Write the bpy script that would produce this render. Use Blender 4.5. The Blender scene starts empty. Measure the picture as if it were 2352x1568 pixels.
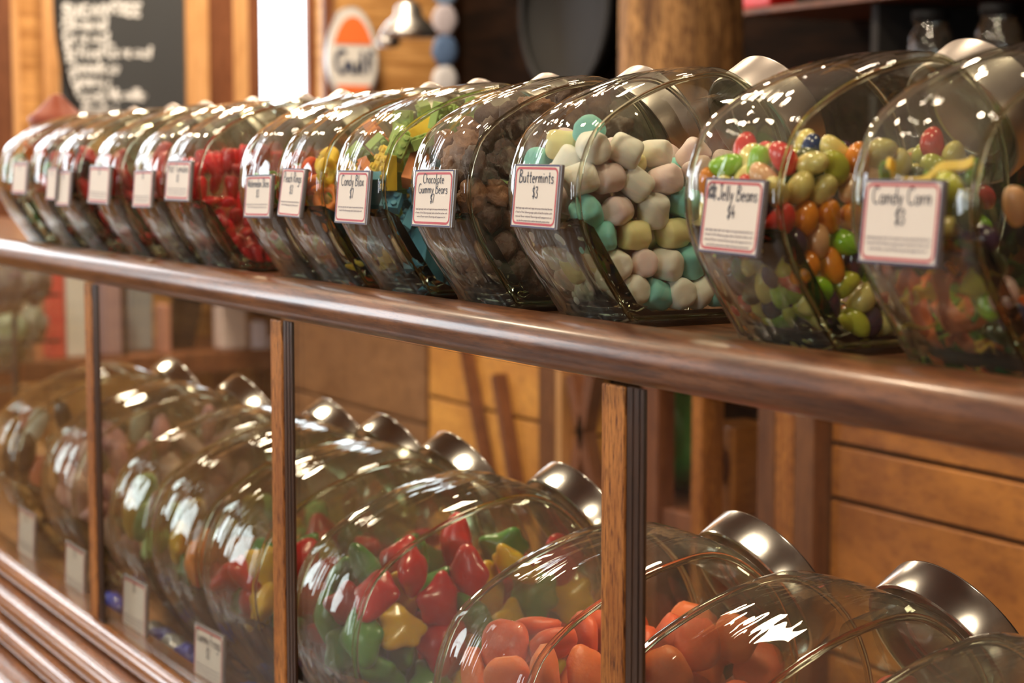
import bpy, bmesh, math, random
import numpy as np
from mathutils import Vector, Matrix, noise

random.seed(7); np.random.seed(7)
S = bpy.context.scene
COL = S.collection
PI = math.pi

# ---------------------------------------------------------------- camera
CAM_H = 1.163
FPX = 4300.0
pitch = math.atan((784 - 372) / FPX)
theta = math.atan((1176 + 1250) * math.cos(pitch) / FPX)
fh = Vector((-math.cos(theta), math.sin(theta), 0))
RIGHT = Vector((math.sin(theta), math.cos(theta), 0))
FWD = fh * math.cos(pitch) + Vector((0, 0, -math.sin(pitch)))
UP = RIGHT.cross(FWD)
cam = bpy.data.cameras.new('camera')
cam.sensor_width = 36; cam.lens = 36 * FPX / 2352
cam.clip_start = 0.02; cam.clip_end = 60
cam.dof.use_dof = True; cam.dof.focus_distance = 1.50; cam.dof.aperture_fstop = 6.6
co = bpy.data.objects.new('camera', cam); COL.objects.link(co)
co.matrix_world = Matrix(((RIGHT.x, UP.x, -FWD.x, 0), (RIGHT.y, UP.y, -FWD.y, 0), (RIGHT.z, UP.z, -FWD.z, CAM_H), (0, 0, 0, 1)))
S.camera = co

def ray(x, y): return FWD * FPX + RIGHT * (x - 1176) - UP * (y - 784)
def onY(x, y, Y): r = ray(x, y); k = Y / r.y; return Vector((r.x * k, Y, CAM_H + r.z * k))
def onX(x, y, X): r = ray(x, y); k = X / r.x; return Vector((X, r.y * k, CAM_H + r.z * k))

# ---------------------------------------------------------------- world, exposure
S.view_settings.view_transform = 'Standard'; S.view_settings.look = 'None'
S.view_settings.exposure = 0.5; S.view_settings.gamma = 1.0
try: S.view_settings.use_curve_mapping = False
except Exception: pass
w = bpy.data.worlds.new('world'); S.world = w; w.use_nodes = True
w.node_tree.nodes['Background'].inputs[0].default_value = (.9, .95, 1, 1)
w.node_tree.nodes['Background'].inputs[1].default_value = 1.0
cy = S.cycles
cy.use_adaptive_sampling = True; cy.adaptive_threshold = .06; cy.max_bounces = 8; cy.diffuse_bounces = 2; cy.glossy_bounces = 4; cy.transmission_bounces = 8
cy.transparent_max_bounces = 40; cy.sample_clamp_indirect = 4.0; cy.caustics_reflective = False
cy.blur_glossy = 0.5

def area(name, loc, target, sx, sy, power, col):
    l = bpy.data.lights.new(name, 'AREA'); l.shape = 'RECTANGLE'; l.size = sx; l.size_y = sy; l.energy = power; l.color = col
    o = bpy.data.objects.new(name, l); COL.objects.link(o); o.location = loc
    o.rotation_euler = (Vector(target) - Vector(loc)).to_track_quat('-Z', 'Y').to_euler()
    return o
WARM = (1.0, .80, .56)
# ceiling lamps of the shop: warm spots above the counter and over the floors either side
for lx, ly, p in ((-.3, .2, 9), (-1.5, .15, 9), (-2.7, .2, 9), (-4.2, .2, 10), (-.6, 1.45, 8), (-1.9, 1.45, 8), (-3.2, 1.5, 9), (-4.7, 1.3, 26), (-5.2, 2.2, 22)):
    area('ceiling_lamp', (lx, ly, 2.72), (lx, ly + .12, 0), .16, .16, p, WARM)
# tubes in the top of the display case
for lx in (-.8, -1.3, -1.8, -2.4, -3.1):
    area('case_lamp', (lx, .90, 1.012), (lx, .86, .5), .10, .05, .75, WARM)

# ---------------------------------------------------------------- materials
MATS = {}
def new_mat(name):
    m = bpy.data.materials.new(name); m.use_nodes = True; nt = m.node_tree; nt.nodes.clear()
    out = nt.nodes.new('ShaderNodeOutputMaterial'); MATS[name] = m
    return m, nt, out
def N(nt, t, **kw):
    n = nt.nodes.new(t)
    for k, v in kw.items():
        if k.startswith('i_'):
            key = k[2:]; key = int(key) if key.isdigit() else key.replace('_', ' ')
            n.inputs[key].default_value = v
        else: setattr(n, k, v)
    return n
def rgba(c): return (c[0], c[1], c[2], 1)
def pbr(name, col, rough=.5, metal=0, spec=.5, coat=0, sss=0, trans=0, bump=0, bscale=60, var=0, vscale=20, sheen=0):
    m, nt, out = new_mat(name)
    p = N(nt, 'ShaderNodeBsdfPrincipled')
    p.inputs['Base Color'].default_value = rgba(col); p.inputs['Roughness'].default_value = rough
    p.inputs['Metallic'].default_value = metal; p.inputs['Specular IOR Level'].default_value = spec
    p.inputs['Coat Weight'].default_value = coat; p.inputs['Coat Roughness'].default_value = .08
    if sss:
        p.inputs['Subsurface Weight'].default_value = sss; p.inputs['Subsurface Scale'].default_value = .008
        p.inputs['Subsurface Radius'].default_value = (1, .5, .4)
    tc = N(nt, 'ShaderNodeTexCoord')
    if var:
        nz = N(nt, 'ShaderNodeTexNoise', i_Scale=vscale, i_Detail=4.0)
        nt.links.new(tc.outputs['Object'], nz.inputs['Vector'])
        mx = N(nt, 'ShaderNodeMix', data_type='RGBA'); mx.inputs[6].default_value = rgba([c * (1 - var) for c in col]); mx.inputs[7].default_value = rgba([min(1, c * (1 + var)) for c in col])
        nt.links.new(nz.outputs[0], mx.inputs[0]); nt.links.new(mx.outputs[2], p.inputs['Base Color'])
    if bump:
        nz2 = N(nt, 'ShaderNodeTexNoise', i_Scale=bscale, i_Detail=6.0)
        nt.links.new(tc.outputs['Object'], nz2.inputs['Vector'])
        b = N(nt, 'ShaderNodeBump', i_Strength=bump, i_Distance=.002)
        nt.links.new(nz2.outputs[0], b.inputs['Height']); nt.links.new(b.outputs[0], p.inputs['Normal'])
    nt.links.new(p.outputs[0], out.inputs[0])
    return m
def wood(name, c1, c2, scale=(1, 12, 12), rough=.4, coat=.3, contrast=1.0, bump=.15, dark=None, spec=.5):
    m, nt, out = new_mat(name)
    tc = N(nt, 'ShaderNodeTexCoord'); mp = N(nt, 'ShaderNodeMapping'); mp.inputs['Scale'].default_value = scale
    nt.links.new(tc.outputs['Object'], mp.inputs[0])
    n1 = N(nt, 'ShaderNodeTexNoise', i_Scale=3.0, i_Detail=8.0, i_Roughness=.6, i_Distortion=.4)
    n2 = N(nt, 'ShaderNodeTexNoise', i_Scale=22.0, i_Detail=4.0, i_Roughness=.7)
    nt.links.new(mp.outputs[0], n1.inputs['Vector']); nt.links.new(mp.outputs[0], n2.inputs['Vector'])
    r1 = N(nt, 'ShaderNodeValToRGB'); r1.color_ramp.elements[0].position = .36; r1.color_ramp.elements[1].position = .66
    r1.color_ramp.elements[0].color = rgba(c1); r1.color_ramp.elements[1].color = rgba(c2)
    nt.links.new(n1.outputs[0], r1.inputs[0])
    r2 = N(nt, 'ShaderNodeValToRGB'); r2.color_ramp.elements[0].position = .38; r2.color_ramp.elements[1].position = .52
    r2.color_ramp.elements[0].color = rgba(dark or (.45, .4, .36)); r2.color_ramp.elements[1].color = (1, 1, 1, 1)
    nt.links.new(n2.outputs[0], r2.inputs[0])
    mx = N(nt, 'ShaderNodeMix', data_type='RGBA', blend_type='MULTIPLY'); mx.inputs[0].default_value = contrast
    nt.links.new(r1.outputs[0], mx.inputs[6]); nt.links.new(r2.outputs[0], mx.inputs[7])
    p = N(nt, 'ShaderNodeBsdfPrincipled'); p.inputs['Roughness'].default_value = rough
    p.inputs['Coat Weight'].default_value = coat; p.inputs['Coat Roughness'].default_value = .15; p.inputs['Specular IOR Level'].default_value = spec
    nt.links.new(mx.outputs[2], p.inputs['Base Color'])
    b = N(nt, 'ShaderNodeBump', i_Strength=bump, i_Distance=.001)
    nt.links.new(n2.outputs[0], b.inputs['Height']); nt.links.new(b.outputs[0], p.inputs['Normal'])
    nt.links.new(p.outputs[0], out.inputs[0])
    return m
def clear_glass(name, tint=(.93, .95, .90), edge=(.42, .45, .36), ior=1.5, rough=.015, boost=1.5, g5=.92, wav=.0, wscale=9.0, film=0.0, filmc=(.55, .5, .42)):
    # thin walled glass: both faces of the wall reflect, what passes goes straight on and is absorbed along the slanted path
    m, nt, out = new_mat(name)
    lw = N(nt, 'ShaderNodeLayerWeight', i_Blend=.5)
    p5 = N(nt, 'ShaderNodeMath', operation='POWER'); p5.inputs[1].default_value = 5.0
    nt.links.new(lw.outputs['Facing'], p5.inputs[0])
    mu = N(nt, 'ShaderNodeMath', operation='MULTIPLY_ADD', use_clamp=True); mu.inputs[1].default_value = g5; mu.inputs[2].default_value = .045 * boost
    nt.links.new(p5.outputs[0], mu.inputs[0])
    pw = N(nt, 'ShaderNodeMath', operation='POWER'); pw.inputs[1].default_value = 2.6
    nt.links.new(lw.outputs['Facing'], pw.inputs[0])
    mx = N(nt, 'ShaderNodeMix', data_type='RGBA'); mx.inputs[6].default_value = rgba(tint); mx.inputs[7].default_value = rgba(edge)
    nt.links.new(pw.outputs[0], mx.inputs[0])
    tr = N(nt, 'ShaderNodeBsdfTransparent'); nt.links.new(mx.outputs[2], tr.inputs[0])
    gl = N(nt, 'ShaderNodeBsdfAnisotropic', i_Roughness=rough); gl.inputs['Color'].default_value = (1, 1, 1, 1)
    base = tr
    if film:
        # finger marks, candy dust and painted-in haze of room reflections: a faint diffuse film
        tcf = N(nt, 'ShaderNodeTexCoord'); nf = N(nt, 'ShaderNodeTexNoise', i_Scale=14.0, i_Detail=7.0, i_Roughness=.65)
        nt.links.new(tcf.outputs['Object'], nf.inputs['Vector'])
        mr = N(nt, 'ShaderNodeMapRange'); mr.inputs[1].default_value = .35; mr.inputs[2].default_value = .75; mr.inputs[3].default_value = film * .3; mr.inputs[4].default_value = film * 1.7
        nt.links.new(nf.outputs[0], mr.inputs[0])
        df = N(nt, 'ShaderNodeBsdfDiffuse'); df.inputs[0].default_value = rgba(filmc)
        ms0 = N(nt, 'ShaderNodeMixShader'); nt.links.new(mr.outputs[0], ms0.inputs[0]); nt.links.new(tr.outputs[0], ms0.inputs[1]); nt.links.new(df.outputs[0], ms0.inputs[2])
        base = ms0
    if wav:
        tc = N(nt, 'ShaderNodeTexCoord'); nz = N(nt, 'ShaderNodeTexNoise', i_Scale=wscale, i_Detail=2.0, i_Distortion=1.2)
        mp = N(nt, 'ShaderNodeMapping'); mp.inputs['Scale'].default_value = (3, 1, 1)
        nt.links.new(tc.outputs['Object'], mp.inputs[0]); nt.links.new(mp.outputs[0], nz.inputs['Vector'])
        b = N(nt, 'ShaderNodeBump', i_Strength=wav, i_Distance=.02)
        nt.links.new(nz.outputs[0], b.inputs['Height']); nt.links.new(b.outputs[0], gl.inputs['Normal'])
    ms = N(nt, 'ShaderNodeMixShader'); nt.links.new(mu.outputs[0], ms.inputs[0])
    nt.links.new(base.outputs[0], ms.inputs[1]); nt.links.new(gl.outputs[0], ms.inputs[2])
    nt.links.new(ms.outputs[0], out.inputs[0])
    return m
def thick_glass(name, col=(.93, .93, .86), rough=.0):
    m, nt, out = new_mat(name)
    g = N(nt, 'ShaderNodeBsdfGlass', i_IOR=1.5, i_Roughness=rough); g.inputs[0].default_value = rgba(col)
    nt.links.new(g.outputs[0], out.inputs[0]); return m
def emit(name, col, s):
    m, nt, out = new_mat(name); e = N(nt, 'ShaderNodeEmission'); e.inputs[0].default_value = rgba(col); e.inputs[1].default_value = s
    nt.links.new(e.outputs[0], out.inputs[0]); return m
def spun(name, col, rough, aniso):
    m = pbr(name, col, rough, 1.0); p = [n for n in m.node_tree.nodes if n.type == 'BSDF_PRINCIPLED'][0]
    p.inputs['Anisotropic'].default_value = aniso; return m

M_GLASS = clear_glass('jar_glass', wav=.35, film=.05)
M_BEAD = thick_glass('jar_glass_edge')
M_PANE = clear_glass('case_glass', tint=(.97, .98, .97), edge=(.85, .88, .85), boost=.7, g5=.4, film=.006, filmc=(.7, .6, .6))
M_STEEL = pbr('brushed_steel', (.58, .53, .49), .34, 1.0)
M_CHROME = pbr('chrome', (.80, .78, .76), .2, 1.0)
M_LIDIN = pbr('lid_liner', (.55, .54, .52), .22, 1.0)
M_RED = pbr('red_plastic', (.30, .012, .015), .35)
M_RAIL = wood('rail_wood', (.075, .022, .008), (.26, .10, .035), (2.2, 26, 26), .33, .35, .8)
M_POST = wood('post_wood', (.34, .11, .02), (.58, .23, .05), (30, 30, 2.2), .6, .05, 1.0, .3, (.16, .1, .07), .3)
M_DSTRIP = wood('dark_strip_wood', (.022, .010, .006), (.060, .026, .012), (30, 30, 2.2), .35, .3, .7)
M_MOLD = wood('molding_wood', (.22, .075, .02), (.42, .17, .055), (2, 26, 26), .25, .7, .6)
M_SHELF = wood('shelf_wood', (.35, .16, .055), (.55, .28, .11), (2, 20, 20), .5, .15, .5)
M_TOP = wood('countertop_wood', (.11, .04, .016), (.24, .10, .04), (2, 20, 20), .35, .4, .8)
M_PLANK = wood('plank_wood', (.27, .085, .014), (.62, .24, .042), (1.1, 1, 2.6), .5, .1, .5, .1, (.5, .42, .35))
M_PLANKV = wood('upright_plank_wood', (.13, .045, .015), (.26, .10, .03), (4, 4, .7), .5, .1, .6)
M_PINE = wood('pine_wall_wood', (.42, .19, .05), (.80, .44, .16), (1, 1.2, 12), .55, .1, .4)
M_PINEV = wood('pine_post_wood', (.60, .30, .11), (.86, .50, .23), (6, 6, .6), .5, .1, .3)
M_REDW = wood('red_brown_wood', (.15, .05, .02), (.28, .10, .04), (6, 6, .8), .55, .1, .5)
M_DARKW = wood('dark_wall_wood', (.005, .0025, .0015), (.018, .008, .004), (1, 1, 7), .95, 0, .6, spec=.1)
M_BARK = wood('bark_wood', (.10, .04, .012), (.60, .32, .11), (9, 9, 1.6), .8, 0, 1.0, .9, (.28, .2, .14))
M_BLACK = pbr('black_paint', (.008, .008, .009), .5)
M_IRON = pbr('cast_iron', (.008, .008, .008), .6, spec=.3)
M_FLOOR = wood('floor_wood', (.12, .06, .03), (.25, .13, .06), (2, 14, 14), .5, .2, .7)
M_CEIL = pbr('ceiling_paint', (.72, .62, .50), .8)
M_WALL = wood('front_wall_wood', (.28, .14, .07), (.45, .26, .13), (1, 1, 8), .6, .1, .6)
M_CREAM = pbr('tag_card', (.80, .70, .58), .55)
M_TRED = pbr('tag_red', (.50, .03, .035), .5)
M_TBLUE = pbr('tag_navy', (.035, .03, .10), .5)
M_INK = pbr('tag_ink', (.02, .016, .03), .5)
M_FINE = pbr('tag_fine_print', (.20, .15, .17), .6)
M_ACRYL = pbr('tag_holder_acrylic', (.20, .18, .18), .15)
M_CHALKB = pbr('chalkboard', (.045, .05, .058), .7, var=.15, vscale=3)
M_CHALK = pbr('chalk', (.85, .87, .9), .9)

# ---------------------------------------------------------------- mesh helpers
def link(name, me, mats=(), parent=None, loc=None, smooth=True):
    if not isinstance(mats, (list, tuple)): mats = (mats,)
    if not me.materials:
        for m in mats: me.materials.append(m)
    o = bpy.data.objects.new(name, me); COL.objects.link(o)
    if parent: o.parent = parent
    if loc is not None: o.location = loc
    return o
def mesh(name, vs, fs, smooth=True, mi=None):
    me = bpy.data.meshes.new(name); me.from_pydata([tuple(v) for v in vs], [], [tuple(f) for f in fs]); me.update()
    if smooth: me.polygons.foreach_set('use_smooth', [True] * len(me.polygons))
    if mi: me.polygons.foreach_set('material_index', mi)
    return me
class MB:
    def __init__(s): s.v = []; s.f = []; s.m = []
    def add(s, vs, fs, mi=0):
        b = len(s.v); s.v += [tuple(v) for v in vs]; s.f += [tuple(i + b for i in f) for f in fs]; s.m += [mi] * len(fs)
    def box(s, x0, y0, z0, x1, y1, z1, mi=0, M=None):
        vs = [Vector((x, y, z)) for x in (x0, x1) for y in (y0, y1) for z in (z0, z1)]
        if M: vs = [M @ v for v in vs]
        s.add(vs, [(0, 1, 3, 2), (4, 6, 7, 5), (0, 4, 5, 1), (2, 3, 7, 6), (0, 2, 6, 4), (1, 5, 7, 3)], mi)
    def ribbon(s, pts, wd, nrm=(0, -1, 0), mi=0):
        n = Vector(nrm); P = [Vector(p) for p in pts]; k = len(P)
        if k < 2: return
        L = []
        for i, p in enumerate(P):
            t = (P[min(i + 1, k - 1)] - P[max(i - 1, 0)])
            if t.length < 1e-9: t = Vector((1, 0, 0))
            sd = t.normalized().cross(n) * wd * .5
            L += [p - sd, p + sd]
        s.add(L, [(2 * i, 2 * i + 1, 2 * i + 3, 2 * i + 2) for i in range(k - 1)], mi)
    def tube(s, pts, r, n=8, closed=False, mi=0):
        P = [Vector(p) for p in pts]; k = len(P); L = []
        up = Vector((0, 0, 1))
        for i, p in enumerate(P):
            a = P[(i - 1) % k] if closed or i > 0 else P[i]; b = P[(i + 1) % k] if closed or i < k - 1 else P[i]
            t = (b - a).normalized()
            u = t.cross(Vector((1, 0, 0)));
            if u.length < .2: u = t.cross(up)
            u.normalize(); v = t.cross(u)
            rr = r[i] if isinstance(r, (list, tuple)) else r
            L += [p + (u * math.cos(q * 2 * PI / n) + v * math.sin(q * 2 * PI / n)) * rr for q in range(n)]
        F = []
        for i in range(k if closed else k - 1):
            j = (i + 1) % k
            F += [(i * n + q, i * n + (q + 1) % n, j * n + (q + 1) % n, j * n + q) for q in range(n)]
        if not closed: F += [tuple(range(n))[::-1], tuple((k - 1) * n + q for q in range(n))]
        s.add(L, F, mi)
    def lathe(s, prof, n=48, M=None, mi=0):
        # prof (r, h) about local z
        L = []
        for r, h in prof: L += [Vector((r * math.cos(a * 2 * PI / n), r * math.sin(a * 2 * PI / n), h)) for a in range(n)]
        if M: L = [M @ v for v in L]
        F = [(i * n + a, i * n + (a + 1) % n, (i + 1) * n + (a + 1) % n, (i + 1) * n + a) for i in range(len(prof) - 1) for a in range(n)]
        s.add(L, F, mi)
    def extrude(s, prof, x0, x1, mi=0, closed=True):
        k = len(prof); L = [(x0, y, z) for y, z in prof] + [(x1, y, z) for y, z in prof]
        F = [(i, (i + 1) % k, k + (i + 1) % k, k + i) for i in range(k if closed else k - 1)]
        if closed: F += [tuple(range(k))[::-1], tuple(range(k, 2 * k))]
        s.add(L, F, mi)
    def me(s, name, smooth=False, bev=0, seg=2, auto=None):
        me = bpy.data.meshes.new(name); me.from_pydata(s.v, [], s.f); me.update()
        me.polygons.foreach_set('material_index', s.m)
        bm = bmesh.new(); bm.from_mesh(me)
        bmesh.ops.recalc_face_normals(bm, faces=bm.faces) if bev or smooth == 'n' else None
        if bev:
            bmesh.ops.bevel(bm, geom=list(bm.edges), offset=bev, segments=seg, affect='EDGES', profile=.5)
        bm.to_mesh(me); bm.free()
        if smooth or auto: me.polygons.foreach_set('use_smooth', [True] * len(me.polygons))
        if auto:
            me.set_sharp_from_angle(angle=math.radians(auto))
        return me
def catmull(P, n, closed=True):
    P = [Vector(p) for p in P]; k = len(P); out = []
    rng = k if closed else k - 1
    for i in range(rng):
        if closed: a, b, c, d = P[(i - 1) % k], P[i], P[(i + 1) % k], P[(i + 2) % k]
        else: a, b, c, d = P[max(i - 1, 0)], P[i], P[i + 1], P[min(i + 2, k - 1)]
        for j in range(n):
            t = j / n
            out.append(.5 * ((2 * b) + (c - a) * t + (2 * a - 5 * b + 4 * c - d) * t * t + (3 * b - a - 3 * c + d) * t ** 3))
    if not closed: out.append(P[-1])
    return out
def thing(name, label, cat, loc=(0, 0, 0), group=None):
    o = bpy.data.objects.new(name, None); COL.objects.link(o); o.location = loc; o.empty_display_size = .02
    o['label'] = label; o['category'] = cat
    if group: o['group'] = group
    return o
def tag(o, label, cat, group=None):
    o['label'] = label; o['category'] = cat
    if group: o['group'] = group
    return o
def struct(o): o['kind'] = 'structure'; return o

# ---------------------------------------------------------------- the stroke hand lettering
G = {}
def g(ch, w_, *st): G[ch] = (w_, st)
def arc(cx, cy, rx, ry, a0, a1, n=10): return [(cx + rx * math.cos(math.radians(a0 + (a1 - a0) * i / n)), cy + ry * math.sin(math.radians(a0 + (a1 - a0) * i / n))) for i in range(n + 1)]
g('A', .62, [(0, 0), (.3, 1), (.6, 0)], [(.1, .36), (.52, .36)])
g('B', .58, [(.05, 0), (.08, 1)], [(.08, 1), (.4, .95), (.45, .75), (.12, .55), (.5, .45), (.54, .15), (.3, 0), (.03, .02)])
g('C', .6, arc(.36, .5, .33, .5, 50, 310, 14))
g('E', .5, [(.5, .97), (.08, .98), (.05, .02), (.5, .03)], [(.06, .52), (.4, .53)])
g('F', .5, [(.06, 0), (.08, 1), (.52, .97)], [(.07, .52), (.42, .54)])
g('G', .66, arc(.36, .5, .33, .5, 50, 340, 14) + [(.67, .42), (.4, .42)])
g('H', .62, [(.05, 1), (.06, 0)], [(.55, 1), (.54, 0)], [(.06, .52), (.55, .54)])
g('J', .5, [(.42, 1), (.43, .25), (.3, .02), (.08, .04), (.02, .2)], [(.2, 1), (.62, 1)])
g('P', .52, [(.05, 0), (.08, 1), (.42, .95), (.47, .68), (.3, .5), (.08, .48)])
g('R', .56, [(.05, 0), (.08, 1), (.42, .95), (.46, .68), (.3, .52), (.1, .5), (.55, 0)])
g('S', .54, [(.5, .85), (.3, 1), (.08, .85), (.12, .62), (.45, .42), (.48, .14), (.25, 0), (.02, .12)])
g('T', .58, [(.3, .98), (.29, 0)], [(0, .98), (.6, 1)])
g('U', .6, [(.05, 1), (.06, .25), (.28, 0), (.5, .22), (.54, 1)])
g('V', .56, [(0, 1), (.27, 0), (.56, 1)])
g('W', .82, [(0, 1), (.2, 0), (.4, .75), (.6, 0), (.82, 1)])
g('a', .46, arc(.22, .25, .2, .25, 60, 360, 10) + [(.43, .5), (.42, .1), (.5, .02)])
g('b', .44, [(.04, 1), (.05, .02)], [(.05, .3)] + arc(.23, .25, .19, .25, 130, -170, 10))
g('c', .38, arc(.22, .25, .2, .25, 50, 310, 8))
g('d', .46, arc(.22, .25, .2, .25, 50, 330, 8), [(.42, 1), (.42, .02)])
g('e', .42, [(.04, .28), (.4, .3)] + arc(.22, .25, .19, .25, 20, 310, 9))
g('f', .32, [(.38, .9), (.26, 1), (.16, .8), (.14, 0)], [(0, .5), (.34, .52)])
g('g', .46, arc(.22, .26, .2, .24, 50, 330, 8), [(.42, .5), (.42, -.3), (.2, -.42), (.03, -.3)])
g('h', .44, [(.04, 1), (.05, 0)], [(.05, .3), (.2, .5), (.36, .42), (.39, 0)])
g('i', .16, [(.07, .5), (.08, 0)], [(.07, .66), (.09, .74)])
g('k', .4, [(.04, 1), (.05, 0)], [(.36, .5), (.06, .22), (.38, 0)])
g('l', .16, [(.06, 1), (.07, .05), (.13, 0)])
g('m', .68, [(.04, .5), (.05, 0)], [(.05, .32), (.18, .5), (.31, .42), (.33, 0)], [(.33, .3), (.46, .5), (.6, .42), (.62, 0)])
g('n', .44, [(.04, .5), (.05, 0)], [(.05, .3), (.2, .5), (.36, .42), (.38, 0)])
g('o', .44, arc(.22, .25, .2, .25, 90, 450, 12))
g('p', .44, [(.04, .5), (.03, -.4)], [(.05, .3)] + arc(.23, .25, .19, .25, 130, -170, 10))
g('r', .32, [(.04, .5), (.05, 0)], [(.05, .28), (.18, .48), (.32, .46)])
g('s', .36, [(.33, .42), (.18, .5), (.05, .4), (.12, .27), (.3, .2), (.3, .05), (.15, 0), (.02, .06)])
g('t', .34, [(.16, .85), (.15, .08), (.3, .02)], [(0, .52), (.34, .54)])
g('u', .44, [(.04, .5), (.05, .12), (.2, 0), (.36, .15), (.38, .5)], [(.38, .5), (.4, 0)])
g('v', .4, [(.02, .5), (.19, 0), (.38, .5)])
g('w', .58, [(.02, .5), (.14, 0), (.28, .4), (.42, 0), (.56, .5)])
g('x', .4, [(.02, .5), (.36, 0)], [(.36, .52), (0, 0)])
g('y', .42, [(.03, .5), (.2, .05)], [(.4, .5), (.12, -.4)])
g('z', .4, [(.03, .5), (.37, .5), (.02, 0), (.39, 0)])
g('q', .46, arc(.22, .26, .2, .24, 50, 330, 8), [(.42, .5), (.42, -.42)])
g('$', .5, [(.46, .78), (.25, .9), (.06, .74), (.12, .55), (.4, .42), (.44, .2), (.24, .05), (.03, .18)], [(.26, 1.08), (.24, -.12)])
g('3', .5, [(.05, .9), (.28, 1), (.46, .8), (.22, .54), (.5, .3), (.3, 0), (.03, .1)])
g('4', .54, [(.3, 1), (.03, .38), (.52, .4)], [(.36, .62), (.35, 0)])
g('7', .5, [(.03, .96), (.48, .98), (.16, 0)])
g('0', .5, arc(.24, .5, .21, .5, 90, 450, 14))
g('5', .5, [(.45, 1), (.1, .98), (.08, .56), (.4, .56), (.46, .2), (.2, 0), (.02, .1)])
def text_w(t): return sum((.34 if c == ' ' else G[c][0] + .12) for c in t) - .12
def write(mb, t, org, ux, uy, size, width, wd, slant=0, mi=0):
    # centre the line on org, stretched to the given width
    k = width / text_w(t); nrm = Vector(uy).cross(Vector(ux)); x = 0
    for c in t:
        if c == ' ': x += .34; continue
        w_, st = G[c]
        for s_ in st:
            pl = catmull([(a, b, 0) for a, b in s_], 3, False) if len(s_) > 2 and len(s_) < 10 else [Vector((a, b, 0)) for a, b in s_]
            mb.ribbon([Vector(org) + Vector(ux) * ((x + p.x) * k - width / 2 + slant * p.y * size) + Vector(uy) * p.y * size for p in pl], wd, nrm, mi)
        x += w_ + .12
FINE = ['liquid sugar sugar water invert sugar corn syrup contains less than two', 'of each of the following sugar palm oil lecithin butter with', 'natural flavor natural flavorings salt peppermint oil', 'soy lecithin preservative sodium benzoate preservative']
G['j'] = G['i']

# ================================================================= SETTING
ROOMX0, ROOMX1, ROOMY0, ROOMY1, ROOMZ = -6.0, 2.4, -3.0, 3.1, 2.8
def slab(name, b, m):
    mb = MB(); mb.box(*b); o = link(name, mb.me(name), m); return struct(o)
slab('floor', (ROOMX0 - .2, ROOMY0 - .2, -.1, ROOMX1 + .2, ROOMY1 + .2, 0), M_FLOOR)
slab('ceiling', (ROOMX0 - .2, ROOMY0 - .2, ROOMZ, ROOMX1 + .2, ROOMY1 + .2, ROOMZ + .1), M_CEIL)
slab('wall_right', (ROOMX1, ROOMY0, 0, ROOMX1 + .1, ROOMY1, ROOMZ), M_WALL)
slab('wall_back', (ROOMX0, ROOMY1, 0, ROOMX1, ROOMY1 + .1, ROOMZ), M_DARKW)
# a wall with openings, boards running across it
def wall_with_holes(name, axis, pos, th, a0, a1, holes, m):
    mb = MB(); us = sorted({a0, a1, *[h[0] for h in holes], *[h[1] for h in holes]})
    for u0, u1 in zip(us[:-1], us[1:]):
        zs = [0]; hh = sorted([h for h in holes if h[0] <= u0 + 1e-6 and h[1] >= u1 - 1e-6], key=lambda h: h[2])
        segs = []; z = 0
        for h in hh: segs.append((z, h[2])); z = h[3]
        segs.append((z, ROOMZ))
        for z0, z1 in segs:
            if axis == 'x': mb.box(pos - th, u0, z0, pos, u1, z1)
            else: mb.box(u0, pos - th, z0, u1, pos, z1)
    return struct(link(name, mb.me(name), m))
XW = ROOMX0
wy0 = onX(593, 100, XW).y; wy1 = onX(738, 100, XW).y
HOLES_L = [(wy0, wy1, .9, 2.5), (.05, .55, 1.55, 2.45), (.75, 1.2, 1.55, 2.45), (-2.2, -.9, .9, 2.4)]
wall_with_holes('wall_left', 'x', XW, .12, ROOMY0, ROOMY1, HOLES_L, M_PINE)
HOLES_F = [(-2.6, -1.95, .95, 2.45), (-1.85, -1.2, .95, 2.45), (.2, 1.2, 1.1, 2.3)]
wall_with_holes('wall_front', 'y', ROOMY0, .12, ROOMX0, ROOMX1, HOLES_F, M_WALL)
M_SKY = emit('window_daylight', (.86, .94, 1.0), 5.0)
M_SKY2 = emit('window_daylight_high', (.90, .96, 1.0), 7.0)
k = 1
for ax, hs in (('x', HOLES_L), ('y', HOLES_F)):
    for h in hs:
        mb = MB()
        if ax == 'x': mb.box(XW - .10, h[0], h[2], XW - .09, h[1], h[3])
        else: mb.box(h[0], ROOMY0 - .10, h[2], h[1], ROOMY0 - .09, h[3])
        o = struct(link('window_%d' % k, mb.me('window'), M_SKY if (ax == 'x' and k == 1) else M_SKY2))
        f = MB(); t = .03
        for a0, a1, z0, z1 in ((h[0], h[0] + t, h[2], h[3]), (h[1] - t, h[1], h[2], h[3]), (h[0], h[1], h[2], h[2] + t), (h[0], h[1], h[3] - t, h[3]), (h[0], h[1], (h[2] + h[3]) / 2 - .012, (h[2] + h[3]) / 2 + .012)):
            if k == 1 and z0 > 1 and z1 < 2.2: continue
            if ax == 'x': f.box(XW - .085, a0, z0, XW - .05, a1, z1)
            else: f.box(a0, ROOMY0 - .085, z0, a1, ROOMY0 - .05, z1)
        link('window_frame', f.me('window_frame', bev=.003, seg=1), M_REDW, o)
        k += 1

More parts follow.
